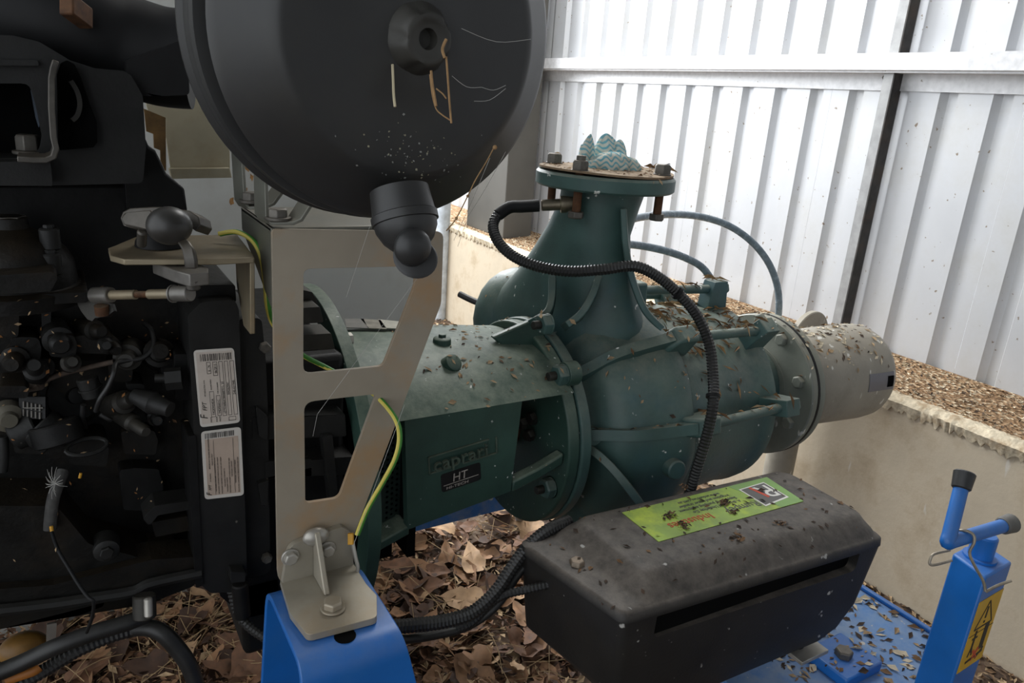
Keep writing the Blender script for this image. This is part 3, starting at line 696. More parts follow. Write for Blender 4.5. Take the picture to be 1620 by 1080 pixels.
m.build('cut_hose', hose, label='short dark cut hose end poking out left of the pump', cat='hose')
m = MB(); m.tube([at(*p[:2], D=p[2]) for p in ((818, 430, 2.1), (800, 455, 2.1), (778, 490, 2.1), (760, 525, 2.1), (742, 590, 2.1))]+[V((1.15, 1.80, .3)), V((1.30, 1.92, .012))], .014, n=12)
m.build('grey_hose', mat('dusty_grey_hose', (.20, .185, .165), .7, 0, .3, 40), label='dusty grey hose slanting down behind the pump beside the cut hose', cat='hose')
# ------------------------------------------------------------------ black box
def cut(o, cutter):
    """really cut a recess into a mesh"""
    me = bpy.data.meshes.new('c'); me.from_pydata(cutter.v, [], cutter.f)
    bm = bmesh.new(); bm.from_mesh(me); bmesh.ops.recalc_face_normals(bm, faces=bm.faces); bm.to_mesh(me); bm.free()
    c = bpy.data.objects.new('c', me); col.objects.link(c)
    b = o.modifiers.new('cut', 'BOOLEAN'); b.object = c; b.operation = 'DIFFERENCE'; b.solver = 'EXACT'
    dg = bpy.context.evaluated_depsgraph_get(); dg.update(); nm = bpy.data.meshes.new_from_object(o.evaluated_get(dg))
    o.modifiers.clear(); o.data = nm; bpy.data.objects.remove(c)
    nm.polygons.foreach_set('use_smooth', [True]*len(nm.polygons)); nm.set_sharp_from_angle(angle=math.radians(38))
box = thing('battery_box', (.92, .76, .40), 'dusty black plastic box with a lime green label on its lid, front right', 'box')
TILT = .042
def tz(x, z): return z-TILT*(x-.65)*max(0, min(1, (z-.55)/.12))+(.007 if .7 < z < .78 else 0)
def plan(z, x0, x1, yf, yb, r, cl=0.0, n=6):
    pts = rnd_poly([(x0+cl*.25, yf), (x1-.004, yf-.012), (x1, yb), (x0-cl, yb-.005)], r, n); return [V((p.x, p.y, tz(p.x, z))) for p in pts]
body = MB()
body.loft([plan(.535, .70, 1.165, .676, .85, .03, .02), plan(.56, .675, 1.195, .668, .86, .03, .02), plan(.62, .632, 1.212, .660, .87, .022, .035), plan(.746, .622, 1.236, .655, .885, .020, .035)])
bo = body.build('box_body', boxm, box, smooth=38)
sl = rnd_poly([(.694, tz(.694, .703)), (1.165, tz(1.165, .706)), (1.165, tz(1.165, .7425)), (.694, tz(.694, .7425))], [.012, .012, .002, .002], 4)
c = MB(); c.prism([V((p.x, .60, p.y)) for p in sl], (0, .10, 0)); cut(bo, c)
m = MB(); m.prism([V((p.x, .6625, p.y)) for p in sl], (0, .0012, 0)); m.build('slot_shade', dark, box, smooth=0)  # black plane close behind the slot paints the shade of the inside
lid = MB()
lid.loft([plan(.7462, .6205, 1.2375, .6535, .8865, .021, .035), plan(.759, .622, 1.237, .655, .886, .021, .035), plan(.7625, .628, 1.234, .659, .884, .022, .032), plan(.764, .662, 1.232, .662, .882, .03, .016), plan(.770, .668, 1.230, .666, .881, .032, .012), plan(.786, .684, 1.226, .680, .877, .032, .008), plan(.795, .694, 1.222, .690, .872, .03, .006), plan(.7985, .702, 1.217, .700, .866, .03, .004), plan(.800, .715, 1.208, .715, .855, .03, .003)])
lo_ = lid.build('box_lid', boxm, box, smooth=60)
m = MB(); m.cyl((.640, .785, .762), (.640, .785, .766), .016, n=20); m.hexa(V((.640, .785, .765)), (0, 0, 1), .0125, .014); m.build('lid_bolt', mat('brownish_bolt', (.24, .19, .14), .5, .4, .3, 60), box, bevel=.001)
# lid label
def atbox(px, py, z0=.8003):
    r = ray(px, py); t = (z0+TILT*.65-CAM.z)/(r.z+TILT*r.x); return CAM+r*t
A_, B_, C_, D_ = [atbox(*p) for p in [(984, 811), (1213, 755), (1271, 793), (1042, 857)]]
def LB(u, v): return A_.lerp(B_, u).lerp(D_.lerp(C_, u), v)
m = MB(); m.prism([LB(0, 0), LB(1, 0), LB(1, 1), LB(0, 1)], (0, 0, .0008)); lb = m.build('lid_label', limelabel, lo_, smooth=0)
up_ = V((0, 0, .0009))
m = MB(); m.prism([LB(.70, 0)+up_, LB(1, 0)+up_, LB(1, 1)+up_, LB(.83, 1)+up_], (0, 0, .0002)); m.build('label_panel', greenlabel, lb, smooth=0)
u2 = up_+V((0, 0, .0003))
m = MB().use(whiteink); m.prism([LB(.735, .18)+u2, LB(.935, .14)+u2, LB(.95, .78)+u2, LB(.75, .86)+u2], (0, 0, .0002))
u3 = u2+V((0, 0, .0003)); m.use(greyink); m.prism([LB(.745, .21)+u3, LB(.927, .175)+u3, LB(.94, .74)+u3, LB(.76, .82)+u3], (0, 0, .0002))
u4 = u3+V((0, 0, .0003)); ex = (A_-B_).normalized(); ey = (D_-A_); ey = (ey-ex*ey.dot(ex)).normalized(); WID = (D_-A_).length
m.use(whiteink).text('R', LB(.925, .24)+u4, ex, ey, WID*.62, .0003, squeeze=1.15)
m.use(redink); q = [LB(.795, .22), LB(.815, .21), LB(.85, .62), LB(.832, .64)]; m.prism([x+u4 for x in q], (0, 0, .0003))
m.use(greyink).text('Rumpey', LB(.74, .62)+u2, ex, ey, WID*.27, .0003)
m.use(redink).text('Industries', LB(.41, .62)+u2, ex, ey, WID*.27, .0003)
m.use(greyink)
for i, (t, u) in enumerate((('A division of Underhay Co', .66), ('Suppliers of pumping equipment', .66), ('irrigation and water transfer', .64), ('www.industries.com.au', .60))):
    m.text(t, LB(u, .47-.12*i)+u2, ex, ey, WID*.115, .0003)
m.build('label_print', None, lb, smooth=0)
# steel brackets holding the box
for x in (1.085,):
    m = MB(); m.box(x, x+.075, .655, .86, .505, .513); m.box(x, x+.075, .85, .86, .40, .513); m.build('support_bracket', zincplain, box, bevel=.001)
    m = MB(); m.cyl((x+.03, .70, .513), (x+.03, .70, .536), .02, n=18); m.build('rubber_mount', plastic_dark, box)

# ------------------------------------------------------------------ filter bracket
YP = .905
brk = thing('filter_bracket', (.27, YP, .785), 'weathered grey beige steel bracket plate with two cut-out windows on a blue post', 'bracket')
def pl2(lst): return [V((p.x, p.z)) for p in P(lst, Y=YP)]
def up3(lst, y=YP): return [V((p.x, y, p.y)) for p in lst]
outer = rnd_poly(pl2([(430, 362), (702, 366), (698, 480), (552, 868), (545, 900), (440, 935)]), [.006, .012, .03, .012, .004, .03], 5)
h1 = rnd_poly(pl2([(480, 425), (660, 421), (655, 455), (606, 579), (480, 592)]), [.010, .003, .04, .010, .012], 5)
h2 = rnd_poly(pl2([(481, 636), (596, 623), (536, 788), (483, 796)]), [.014, .006, .012, .008], 5)
m = MB(); m.prism(up3(outer), (0, .006, 0), [up3(h1), up3(h2)]); m.build('bracket_plate', plate_m, brk, bevel=.0008, smooth=30)
tl, tr = at(430, 362, Y=YP), at(702, 366, Y=YP); zt_ = tl.z
m = MB(); m.box(tl.x, tr.x-.03, YP+.005, YP+.17, zt_-.005, zt_); m.build('top_flange', olivegrey, brk, bevel=.0015)
# left side gusset web: tapers back from the plate's edge
wb_ = P([(430, 362), (430, 440)], Y=YP)
m = MB(); m.prism([V((tl.x, YP+.004, zt_)), V((tl.x, YP+.17, zt_)), V((tl.x, YP+.17, zt_-.03)), V((tl.x, YP+.02, zt_-.10)), V((tl.x, YP+.004, zt_-.10))], (.005, 0, 0)); m.build('side_web', olivegrey, brk, bevel=.001)
# foot: angle with a gusset, bolts
m = MB(); pts = rnd_poly([V((.214, .902)), V((.318, .902)), V((.318, .845)), V((.322, .815)), V((.306, .772)), V((.216, .777)), V((.208, .83))], [0, 0, .006, .006, .010, .010, .006], 4)
m.prism([V((p.x, p.y, .785)) for p in pts], (0, 0, .010)); m.build('foot_plate', zinc, brk, bevel=.0012)
m = MB(); m.prism(up3(rnd_poly([V((.214, .787)), V((.318, .787)), V((.313, .850)), V((.300, .862)), V((.225, .852))], [0, 0, .012, .006, .02], 4), YP-.010), (0, .0095, 0)); m.build('foot_upright', zinc, brk, bevel=.0015)
m = MB(); m.prism([V((.258, .894, .796)), V((.258, .842, .796)), V((.258, .850, .806)), V((.258, .884, .868)), V((.258, .894, .868))], (.008, 0, 0)); m.build('foot_gusset', zinc, brk, bevel=.0018)
m = MB(); m.ball((.262, .893, .858), .017, (1.1, .6, .8), 16); m.build('weld_bead', zincplain, brk)
for px, py in ((459, 880), (517, 868)):
    p = at(px, py, Y=YP-.0105); m = MB(); m.cyl(p+V((0, .001, 0)), p+V((0, -.003, 0)), .0125, n=22); m.hexa(p+V((0, -.002, 0)), (0, -1, 0), .0098, .008); m.build('plate_bolt', zincplain, brk, bevel=.001)
p = at(527, 962, Z=.796); m = MB(); m.cyl(p, p+V((0, 0, .003)), .0165, n=22); m.hexa(p+V((0, 0, .003)), (0, 0, 1), .0135, .010); m.build('foot_bolt', zinc, brk, bevel=.001)
# saddle straps standing on the bracket's top
def strapbar(lst, D, name='saddle_strap', w_=.030):
    m = MB(); m.strip([at(x, y, D=D) for x, y in lst], .0045, V((-.2, .9, 0)).normalized()*w_, sub=0); m.build(name, olivegrey, brk, bevel=.0008)
strapbar([(375, 225), (379, 290), (381, 318), (386, 326), (410, 326), (425, 320), (446, 292)], .96)
strapbar([(412, 255), (413, 300), (414, 340), (420, 350), (455, 350), (468, 345), (492, 308)], .90)
for px, py, D in ((398, 318, .955), (440, 345, .895)):
    p = at(px, py, D=D); m = MB(); m.hexa(p, (0, 0, 1), .012, .012); m.cyl(p-V((0, 0, .002)), p+V((0, 0, .002)), .016, n=18); m.build('saddle_bolt', boltm, brk, bevel=.001)

# ------------------------------------------------------------------ air filter
af = thing('air_filter', (.277, .66, 1.335), 'large round black plastic air filter with a domed lid and dust valve', 'air filter')
NR = V((math.sin(math.radians(3)), -math.cos(math.radians(3)), -.05)).normalized()
LC = V((.2605, .637, 1.4945)); R_ = .154
m = MB(); m.lathe([(-.001, R_-.010), (0, R_-.002), (.003, R_), (.007, R_-.002), (.010, R_-.006), (.016, R_-.014), (.033, R_-.036), (.037, R_-.041), (.0385, R_-.047), (.039, .07), (.040, .05), (.042, .040), (.0435, .030), (.0435, 0)], LC, NR, 96)
fl = m.build('filter_lid', plastic, af, smooth=45)
m = MB(); m.lathe([(-.019, R_-.006), (-.001, R_-.006)], LC, NR, 96); m.build('lid_seal', dark, af)
m = MB(); m.lathe([(-.105, .06), (-.10, .100), (-.085, .130), (-.066, R_+.001), (-.062, R_+.008), (-.056, R_+.0095), (-.053, R_+.0095), (-.050, R_+.005), (-.030, R_+.004), (-.027, R_+.0055), (-.018, R_+.0045), (-.0165, R_-.012)], LC, NR, 96); m.build('filter_body', plastic, af, smooth=30)
# centre knob
kc = LC+NR*.042
prn = [(0, .0285), (.006, .0265), (.012, .0225), (.017, .0205), (.018, .0185), (.018, .0150), (.017, .0135), (.0165, .0082), (.006, .0075), (.0055, 0)]
a_, u_, w_ = frame(NR); vs = []; fs = []; n = 48
for i, (t, r) in enumerate(prn):
    for k in range(n):
        an = 2*math.pi*k/n; rr_ = r*(1-(.10*max(0, math.cos(an*5))**2 if 1 <= i <= 3 else 0)); vs.append(kc+a_*t+(u_*math.cos(an)+w_*math.sin(an))*max(rr_, 1e-5))
for i in range(len(prn)-1):
    for k in range(n): fs.append((i*n+k, i*n+(k+1) % n, (i+1)*n+(k+1) % n, (i+1)*n+k))
m = MB(); m.add(vs, fs); m.build('centre_knob', mat('dusty_knob_plastic', (.040, .038, .033), .5, 0, .3, 30), fl, smooth=50)
# dust valve
v0, v1 = at(637, 330, D=.640), at(636, 362, D=.560); dv = (v1-v0).normalized()
cup = at(640, 344, D=.628); dv = V((.05, -.42, -.90)).normalized(); r_ = .0268
m = MB(); m.lathe([(-.024, r_*.93), (-.003, r_), (-.002, r_*1.06), (.0045, r_*1.06), (.005, r_*1.0), (.010, r_*.98), (.020, r_*.80), (.027, r_*.55), (.027, 0)], cup, dv, 40); dvb = m.build('dust_valve', plastic, af, smooth=35)
tip = at(653, 391, D=.600)
m = MB(); m.ball(tip, .0150, (1.05, .75, 1.05), 20)
m.lathe([(-.004, .0165), (0, .0185), (.002, .0165)], tip+V((.0045, .004, -.0095)), V((-.15, -.75, .55)), 28); m.build('rubber_spout', plastic, dvb, smooth=60)
# intake duct behind, running to the engine
m = MB(); m.tube([at(300, 95, D=.98), at(255, 90, D=.97), at(190, 70, D=.95), at(120, 45, D=.92), at(40, 20, D=.90), at(-80, -20, D=.88)], .062, n=28, sub=5); m.build('intake_duct', plastic_dark, af, smooth=60)
m = MB(); cc = at(116, 40, D=.915); dd = (at(190, 70, D=.95)-at(40, 20, D=.90)).normalized(); m.obox(at(121, 18, D=.845), right*.008, down*.012, fwd*.02); m.build('hose_clamp', rust, af, bevel=.002)
# stalks and a straw hanging from the knob
m = MB(); kd = .585
def pp(l, D): return [at(x, y, D=D) for x, y in l]
m.tube(pp([(682, 112), (684, 132), (687, 150), (690, 168)], kd), .0011, n=6); m.tube(pp([(706, 90), (709, 130), (711, 160), (714, 195)], kd), .0009, n=6)
m.tube(pp([(690, 140), (700, 148), (706, 156)], kd), .0006, n=6); m.tube(pp([(680, 118), (684, 150), (690, 172), (700, 182), (712, 190)], kd+.005), .0006, n=6); m.tube(pp([(706, 62), (700, 78), (704, 92)], kd-.01), .0012, n=6)
m.build('dry_stalks', twig, label='tangle of brown dried stalks hanging from the air filter knob', cat='dry stalk')
m = MB(); m.tube(pp([(621, 102), (622, 125), (623, 150), (625, 169)], .59), .0011, n=6); m.build('straw', straw, label='single pale straw hanging left of the air filter knob', cat='straw')
m = MB(); m.tube(pp([(782, 232), (770, 255), (752, 285), (740, 310), (722, 345), (706, 365)], .62), .0005, n=6); m.ball(at(783, 233, D=.62), .002); m.ball(at(740, 310, D=.62), .0013); m.ball(at(722, 345, D=.62), .0013)
m.build('dry_tendril', twig, label='thin brown tendril trailing off the lower right rim of the air filter', cat='dry stalk')
# ------------------------------------------------------------------ diesel engine
eng = thing('diesel_engine', (-.2, 1.25, .40), 'black oily diesel engine with two printed labels on its flywheel housing', 'engine')
def E(name, lst, Y, th, mt=black_eng, r=0.0, bevel=.004, holes=(), parent=None, **k):
    pts = [V((p.x, p.z)) for p in P(lst, Y=Y)]
    if r: pts = rnd_poly(pts, r, 4)
    hs = []
    for h in holes:
        q = [V((p.x, p.z)) for p in P(h, Y=Y)]
        hs.append([V((p.x, Y, p.y)) for p in (rnd_poly(q, .008, 3))])
    m = MB(); m.prism([V((p.x, Y, p.y)) for p in pts], (0, th, 0), hs); return m.build(name, mt, parent or eng, bevel=bevel, **k)
def C(name, a, b, r, mt=black_eng, r1=None, n=20, parent=None, bev=.002):
    m = MB(); m.cyl(at(*a[:2], D=a[2]) if len(a) == 3 and a[0] > 5 or a[1] > 5 else V(a), at(*b[:2], D=b[2]) if b[0] > 5 or b[1] > 5 else V(b), r, r1, n, bev); return m.build(name, mt, parent or eng)
def T(name, lst, r, mt=hose, ridge=0, parent=None, n=10):
    m = MB(); m.tube([at(x, y, D=d) for x, y, d in lst], r, n=n, sub=5, ridge=ridge); return m.build(name, mt, parent or eng, smooth=0 if ridge else 60)
# crankcase and sump
E('crankcase', [(-400, 470), (300, 470), (312, 780), (312, 925), (-400, 1000)], 1.10, .40, black_eng2)
E('sump', [(-380, 800), (90, 800), (140, 860), (308, 905), (312, 925), (235, 955), (0, 995), (-380, 1050)], 1.02, .40, black_eng2, .02)
m = MB(); m.tube([at(-200, 985, Y=1.0), at(60, 958, Y=1.0), at(150, 945, Y=1.0), at(210, 935, Y=1.0), at(240, 922, Y=1.0), at(318, 905, Y=1.0)], .008, n=8); m.build('sump_rim', grey_eng, eng)
E('sump_rim_plate', [(-380, 960), (85, 925), (240, 885), (316, 880), (316, 915), (240, 928), (90, 950), (-380, 1000)], 1.005, .05, black_eng2, .006)
m = MB(); p = at(168, 868, Y=1.02); m.lathe([(-.02, .018), (.006, .016), (.008, .013)], p, (0, -1, 0), 20); m.hexa(p+V((0, -.006, 0)), (0, -1, 0), .009, .008); m.build('drain_plug', grey_eng, eng)
# flywheel housing with labels
YH = 1.0
hs = E('flywheel_housing', [(297, 500), (318, 478), (372, 474), (378, 490), (392, 936), (332, 938), (318, 925), (308, 700)], YH, .45, grey_eng, .010, .006)
E('housing_flank', [(374, 505), (414, 502), (420, 560), (424, 640), (425, 700), (428, 905), (390, 915)], YH+.022, .42, grey_eng, .010, .006)
E('housing_lug', [(404, 640), (424, 660), (424, 700), (410, 690)], YH+.012, .02, grey_eng, .003)
E('housing_lug', [(408, 765), (425, 760), (424, 800), (414, 800)], YH+.012, .02, grey_eng, .003)
E('housing_top', [(288, 452), (372, 450), (374, 478), (300, 482)], YH+.03, .3, black_eng, .004)
E('housing_edge', [(296, 690), (310, 688), (322, 926), (310, 930)], YH-.004, .06, black_eng, .003)
for px, py in ((421, 880), (418, 548)):
    m = MB(); p = at(px, py, Y=YH+.02); m.hexa(p, (0, -1, 0), .008, .01); m.build('housing_bolt', boltm, eng)
def sticker(cs, name, lab):
    A, B, C_, D = P(cs, Y=YH-.001)
    ux_, uz_ = (B-A), (D-A)
    pts = rnd_poly([(0, 0), (1, 0), (1, 1), (0, 1)], .0, 1)
    q = lambda u, v: A.lerp(B, u).lerp(D.lerp(C_, u), v)
    rp = []
    W_, H_ = ux_.length, uz_.length
    for p in rnd_poly([(0, 0), (W_, 0), (W_, H_), (0, H_)], .0055, 4): rp.append(q(p.x/W_, p.y/H_))
    m = MB(); m.prism(rp, (0, .0009, 0)); s = m.build(name, whitepaint, hs, smooth=0, label=lab)
    return q, s
def quad(m, q, u0, v0, u1, v1, dy, th=.0002):
    d = V((0, -dy, 0)); m.prism([q(u0, v0)+d, q(u1, v0)+d, q(u1, v1)+d, q(u0, v1)+d], (0, th, 0))
def rectline(m, q, u0, v0, u1, v1, dy, w=.008):
    for a in ((u0, v0, u1, v0+w*.6), (u0, v1-w*.6, u1, v1), (u0, v0, u0+w, v1), (u1-w, v0, u1, v1)): quad(m, q, *a, dy)
def vtext(m, q, s, u, v, sz, dy):
    """lettering reading up the sticker"""
    o = q(u, v)+V((0, -dy, 0)); ux_ = q(u, v-.1)-q(u, v); uy_ = q(u-.1, v)-q(u, v)
    m.text(s, o, ux_, uy_, sz, .0002, shear=.3 if s in ('F', 'FPT') else 0)
rb = random.Random(4)
q, s = sticker([(306, 554), (370, 550), (380, 668), (317, 676)], 'type_label', 'upper white type label with barcode and boxed numbers')
m = MB(); quad(m, q, .05, .03, .95, .96, .0003); m.build('label_field', mat('pale_label_field', (.55, .48, .42), .55, 0, .08, 30), s, smooth=0)
m = MB()
u = .14
while u < .9:
    w_ = rb.choice((.008, .014, .02)); quad(m, q, u, .055, u+w_, .145, .0006); u += w_+rb.choice((.010, .016, .03))
vtext(m, q, 'F', .20, .90, .0135, .0006); vtext(m, q, 'FPT', .20, .79, .0080, .0006); vtext(m, q, 'FPT INDUSTRIAL S.P.A.', .20, .60, .0024, .0006)
for (u0, v0, u1, v1, t) in ((.28, .16, .38, .31, '6 - N'), (.43, .16, .54, .34, '06/2015'), (.29, .54, .40, .88, 'F4GE9454DA'), (.45, .60, .55, .87, 'F4DFE601C'), (.58, .16, .68, .88, 'e3*97/68EA*00/000*01L 20'), (.72, .16, .81, .88, '504362941'), (.86, .16, .96, .88, '24B-621948')):
    rectline(m, q, u0, v0, u1, v1, .0006); vtext(m, q, t, u1-.018, min(v1-.03, v0+(v1-v0)*.62) if u0 > .7 else v1-.03, .0042 if u0 < .9 else .004, .0006)
vtext(m, q, 'ENGINE FAMILY', .36, .52, .0022, .0006); vtext(m, q, 'TYPE OF ENGINE', .52, .58, .0022, .0006)
for u0 in (.30, .44, .52): vtext(m, q, 'MADE', u0, .95, .003, .0006)
rectline(m, q, .72, .90, .90, .955, .0006)
m.build('label_print', ink, s, smooth=0)
q, s = sticker([(318, 683), (381, 675), (386, 783), (324, 790)], 'notice_label', 'lower label with white border, beige field and dense notice text')
m = MB(); quad(m, q, .08, .12, .92, .95, .0003); m.build('label_field', labelbeige, s, smooth=0)
m = MB(); u = .09
while u < .8:
    w_ = rb.choice((.010, .016, .02)); quad(m, q, u, .03, u+w_, .105, .0006); u += w_+rb.choice((.014, .02, .03))
vtext(m, q, 'F', .18, .95, .010, .0006); vtext(m, q, 'FPT', .18, .87, .0052, .0006); vtext(m, q, 'FPT INDUSTRIAL', .18, .74, .0018, .0006)
vtext(m, q, 'IMPORTANT ENGINE INFORMATION', .18, .55, .0028, .0006); vtext(m, q, 'MADE IN ITALY', .25, .50, .0026, .0006)
for u0, v0, v1 in ((.31, .16, .90), (.38, .14, .94), (.46, .13, .94), (.54, .42, .84), (.60, .60, .92), (.67, .18, .94), (.73, .36, .70), (.82, .30, .80), (.89, .18, .94)):
    L_ = int((v1-v0)*58); vtext(m, q, 'THIS ENGINE CONFORMS TO REGULATIONS AND ADJUSTMENTS SEE MANUAL FOR LIMITS'[:L_], u0, v1, .0022, .0006)
for u0 in (.28, .775): quad(m, q, u0, .14, u0+.008, .94, .0006)
m.build('label_print', ink, s, smooth=0)
# inside of the flywheel side seen through the bracket windows
m = MB(); m.box(.19, .36, 1.06, 1.50, .55, 1.06); m.build('flywheel_casing', black_eng, eng, bevel=.01)
for lst in ([(478, 487), (506, 485), (512, 510), (478, 512)], [(478, 530), (524, 527), (530, 552), (478, 556)], [(400, 660), (546, 655), (548, 690), (400, 696)], [(420, 730), (560, 722), (560, 750), (420, 756)]):
    E('casing_rib', lst, 1.02, .05, dullmetal if lst[0][1] < 600 else grey_eng, .003)
E('casing_strut', [(510, 690), (526, 688), (536, 800), (524, 805)], 1.01, .02, grey_eng, .002)
E('casing_rib', [(478, 458), (494, 462), (504, 482), (478, 484)], 1.06, .04, dullmetal, .003)
# upper block and intake side cover
E('cylinder_head', [(-400, 290), (240, 290), (296, 330), (300, 480), (-400, 480)], 1.12, .40, black_eng, .0, .006)
E('head_step', [(225, 150), (228, 215), (236, 232), (246, 238), (258, 262), (264, 276), (292, 298), (297, 335), (200, 340), (190, 150)], 1.10, .3, black_eng, 0, .003)
E('duct_saddle', [(200, 95), (296, 60), (300, 150), (258, 152), (225, 152), (200, 140)], 1.05, .25, plastic_dark, .006)
E('intake_cover', [(-200, 50), (20, 56), (62, 66), (110, 95), (150, 108), (196, 112), (208, 120), (226, 152), (231, 235), (226, 290), (-200, 300)], 1.03, .30, grey_eng, .008, .005,
  holes=[[(-150, 132), (46, 132), (56, 165), (66, 215), (62, 236), (40, 250), (-150, 255)]])
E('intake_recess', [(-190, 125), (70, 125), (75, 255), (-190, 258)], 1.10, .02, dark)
E('cover_ridge', [(-200, 92), (60, 95), (62, 104), (-200, 103)], 1.022, .02, grey_eng, .002)
E('lower_cover', [(-200, 258), (80, 255), (84, 295), (-200, 300)], 1.00, .10, grey_eng, .004)
m = MB(); m.strip([at(*p, Y=.99) for p in ((88, 96), (84, 108), (81, 125), (81, 170), (84, 215), (88, 232), (84, 245), (72, 250), (52, 250), (28, 248))], .006, (0, .05, 0)); m.build('lifting_strap', castmetal, eng, bevel=.001)
E('lifting_eye', [(90, 118), (96, 100), (106, 95), (118, 102), (128, 122), (140, 158), (153, 192), (154, 225), (148, 233), (92, 238)], 1.015, .012, dark, .003, .002)
m = MB(); m.strip([at(*p, Y=1.008) for p in ((112, 128), (122, 145), (126, 165), (122, 182), (114, 190))], .005, (0, .012, 0), sub=3); m.build('eye_highlight', dullmetal, eng)  # paler strip painted as the highlight along the slot
m = MB(); p = at(46, 238, D=.86); m.hexa(p, (0, 0, 1), .013, .018); m.cyl(p-V((0, 0, .004)), p, .017, n=18); m.build('strap_bolt', castmetal, eng, bevel=.001)
for a, b, r in (((8, 205, .93), (60, 160, .95), .010), ((22, 190, .93), (25, 150, .93), .008), ((56, 150, .95), (66, 205, .95), .006), ((5, 160, .94), (40, 155, .94), .012)):
    C('injector_pipe', a, b, r, black_eng2)
E('bluish_hose_clip', [(48, 142), (56, 140), (64, 190), (62, 205), (56, 185)], 1.07, .01, mat('blue_grey_clip', (.05, .07, .10), .5), .002)
C('breather_stub', (98, 95, .93), (100, 30, .93), .016, grey_eng, n=18)
for a, b in (((0, 2, .95), (18, 60, .95)), ((42, 8, .95), (54, 42, .95))): C('overhead_tube', (max(a[0], 6), a[1], a[2]), b, .010, mat('blue_grey_tube', (.04, .055, .08), .4))
T('overhead_hose', [(10, 52, .93), (40, 50, .92), (80, 58, .92), (125, 55, .93)], .010, black_eng2)
# round filter head cap on the left
p = at(24, 412, D=.90)
m = MB(); m.lathe([(-.05, .070), (-.032, .072), (-.027, .064), (0, .062), (.012, .056), (.026, .046), (.034, .030), (.040, .019), (.052, .018), (.054, .013)], p, (0, 0, 1), 32); m.build('filter_head', black_eng2, eng)
m = MB(); m.lathe([(0, .017), (.004, .017)], p+V((0, 0, .050)), (0, 0, 1), 6); m.build('head_nut', castmetal, eng)
for px, py in ((78, 368), (80, 408), (4, 452)):
    m = MB(); q_ = at(px, py, D=.885); m.cyl(q_-V((0, 0, .02)), q_+V((0, 0, .006)), .011, n=16, bev=.002); m.hexa(q_+V((0, 0, .004)), (0, 0, 1), .006, .006); m.build('head_boss', grey_eng, eng)
E('head_flange', [(-60, 438), (84, 430), (92, 440), (80, 462), (-60, 470)], .97, .10, black_eng2, .006)
E('shelf', [(-60, 470), (140, 462), (140, 478), (-60, 490)], 1.0, .15, black_eng2, .004)
# injection pump cluster: many small castings, unions, pipes
rn = random.Random(21)
for (x, y, w_, h, d, mt_) in ((15, 500, 34, 70, .05, black_eng2), (72, 505, 16, 62, .03, grey_eng), (40, 555, 50, 44, .05, black_eng2), (98, 548, 48, 36, .06, black_eng2), (150, 545, 66, 30, .05, black_eng2), (20, 620, 50, 20, .05, black_eng2), (60, 580, 52, 26, .04, black_eng2), (190, 590, 40, 30, .04, black_eng2), (275, 595, 42, 56, .05, black_eng), (215, 612, 30, 10, .05, grey_eng), (140, 715, 70, 46, .05, black_eng2), (60, 690, 90, 60, .03, black_eng2), (220, 700, 60, 40, .03, black_eng2), (225, 775, 70, 70, .03, black_eng), (250, 870, 70, 24, .03, black_eng2)):
    x += rn.uniform(-2, 2); s_ = w_*.5; t_ = h*.5
    E('pump_casting', [(x-s_, y-t_*.9), (x-s_*.3, y-t_), (x+s_*.8, y-t_*.95), (x+s_, y-t_*.2), (x+s_*.9, y+t_), (x-s_*.8, y+t_*.9)], 1.10-d, d+.02, mt_, .006, .003)
for (x, y, r, L) in ((30, 560, .016, .05), (58, 590, .014, .05), (88, 530, .018, .04), (110, 575, .012, .05), (140, 520, .013, .04), (170, 540, .011, .04), (165, 545, .010, .05), (20, 470, .014, .04), (60, 480, .012, .04), (205, 560, .018, .03), (185, 640, .016, .05), (190, 655, .012, .07), (250, 560, .020, .03), (160, 870, .013, .03), (245, 655, .012, .04)):
    p = at(x, y, Y=1.07); m = MB(); m.lathe([(-.02, r), (L*.5, r), (L*.55, r*.7), (L*.9, r*.68), (L, r*.5)], p, (rn.uniform(-.3, .4), -1, rn.uniform(-.1, .6)), 18); m.build('union_fitting', rn.choice((black_eng2, grey_eng, dullmetal)), eng)
# pump pulley disc, connector, label grid, elbows
p = at(118, 625, D=1.02); m = MB(); m.lathe([(-.02, .040), (0, .044), (.010, .044), (.012, .038), (.004, .034), (.004, .012), (.014, .011), (.015, .008)], p, (.25, -.9, .25), 40); m.build('pump_disc', black_eng, eng)
p, q_ = at(137, 597, D=.96), at(148, 628, D=.97); m = MB(); m.cyl(p, q_, .013, .012, 16, .002).cyl(p.lerp(q_, .5), p.lerp(q_, .58), .0145, n=16); m.build('connector_plug', grey_eng, eng)
T('pump_wire', [(132, 640, .97), (131, 660, .98), (134, 676, 1.0)], .0035, hose)
T('pump_wire', [(152, 650, .97), (158, 632, .96), (172, 610, .96), (180, 590, .96), (184, 575, .97), (200, 570, .98), (225, 566, .99), (243, 548, 1.0), (240, 522, 1.01), (228, 512, 1.02)], .0034, hose)
T('sheathed_cable', [(10, 618, .97), (40, 612, .97), (68, 604, .97), (90, 594, .975), (130, 583, .98), (180, 572, .985)], .0035, mat('dusty_brown_sheath', (.085, .06, .045), .8, 0, .4, 80))
T('dusty_pipe', [(8, 616, .965), (35, 611, .965), (64, 606, .965)], .009, mat('dusty_pipe_lag', (.10, .075, .058), .9, 0, .4, 60, bump=.6))
T('pump_wire', [(158, 655, .97), (170, 662, .975), (176, 664, .98)], .003, hose)
m = MB(); p = at(50, 645, D=.955)
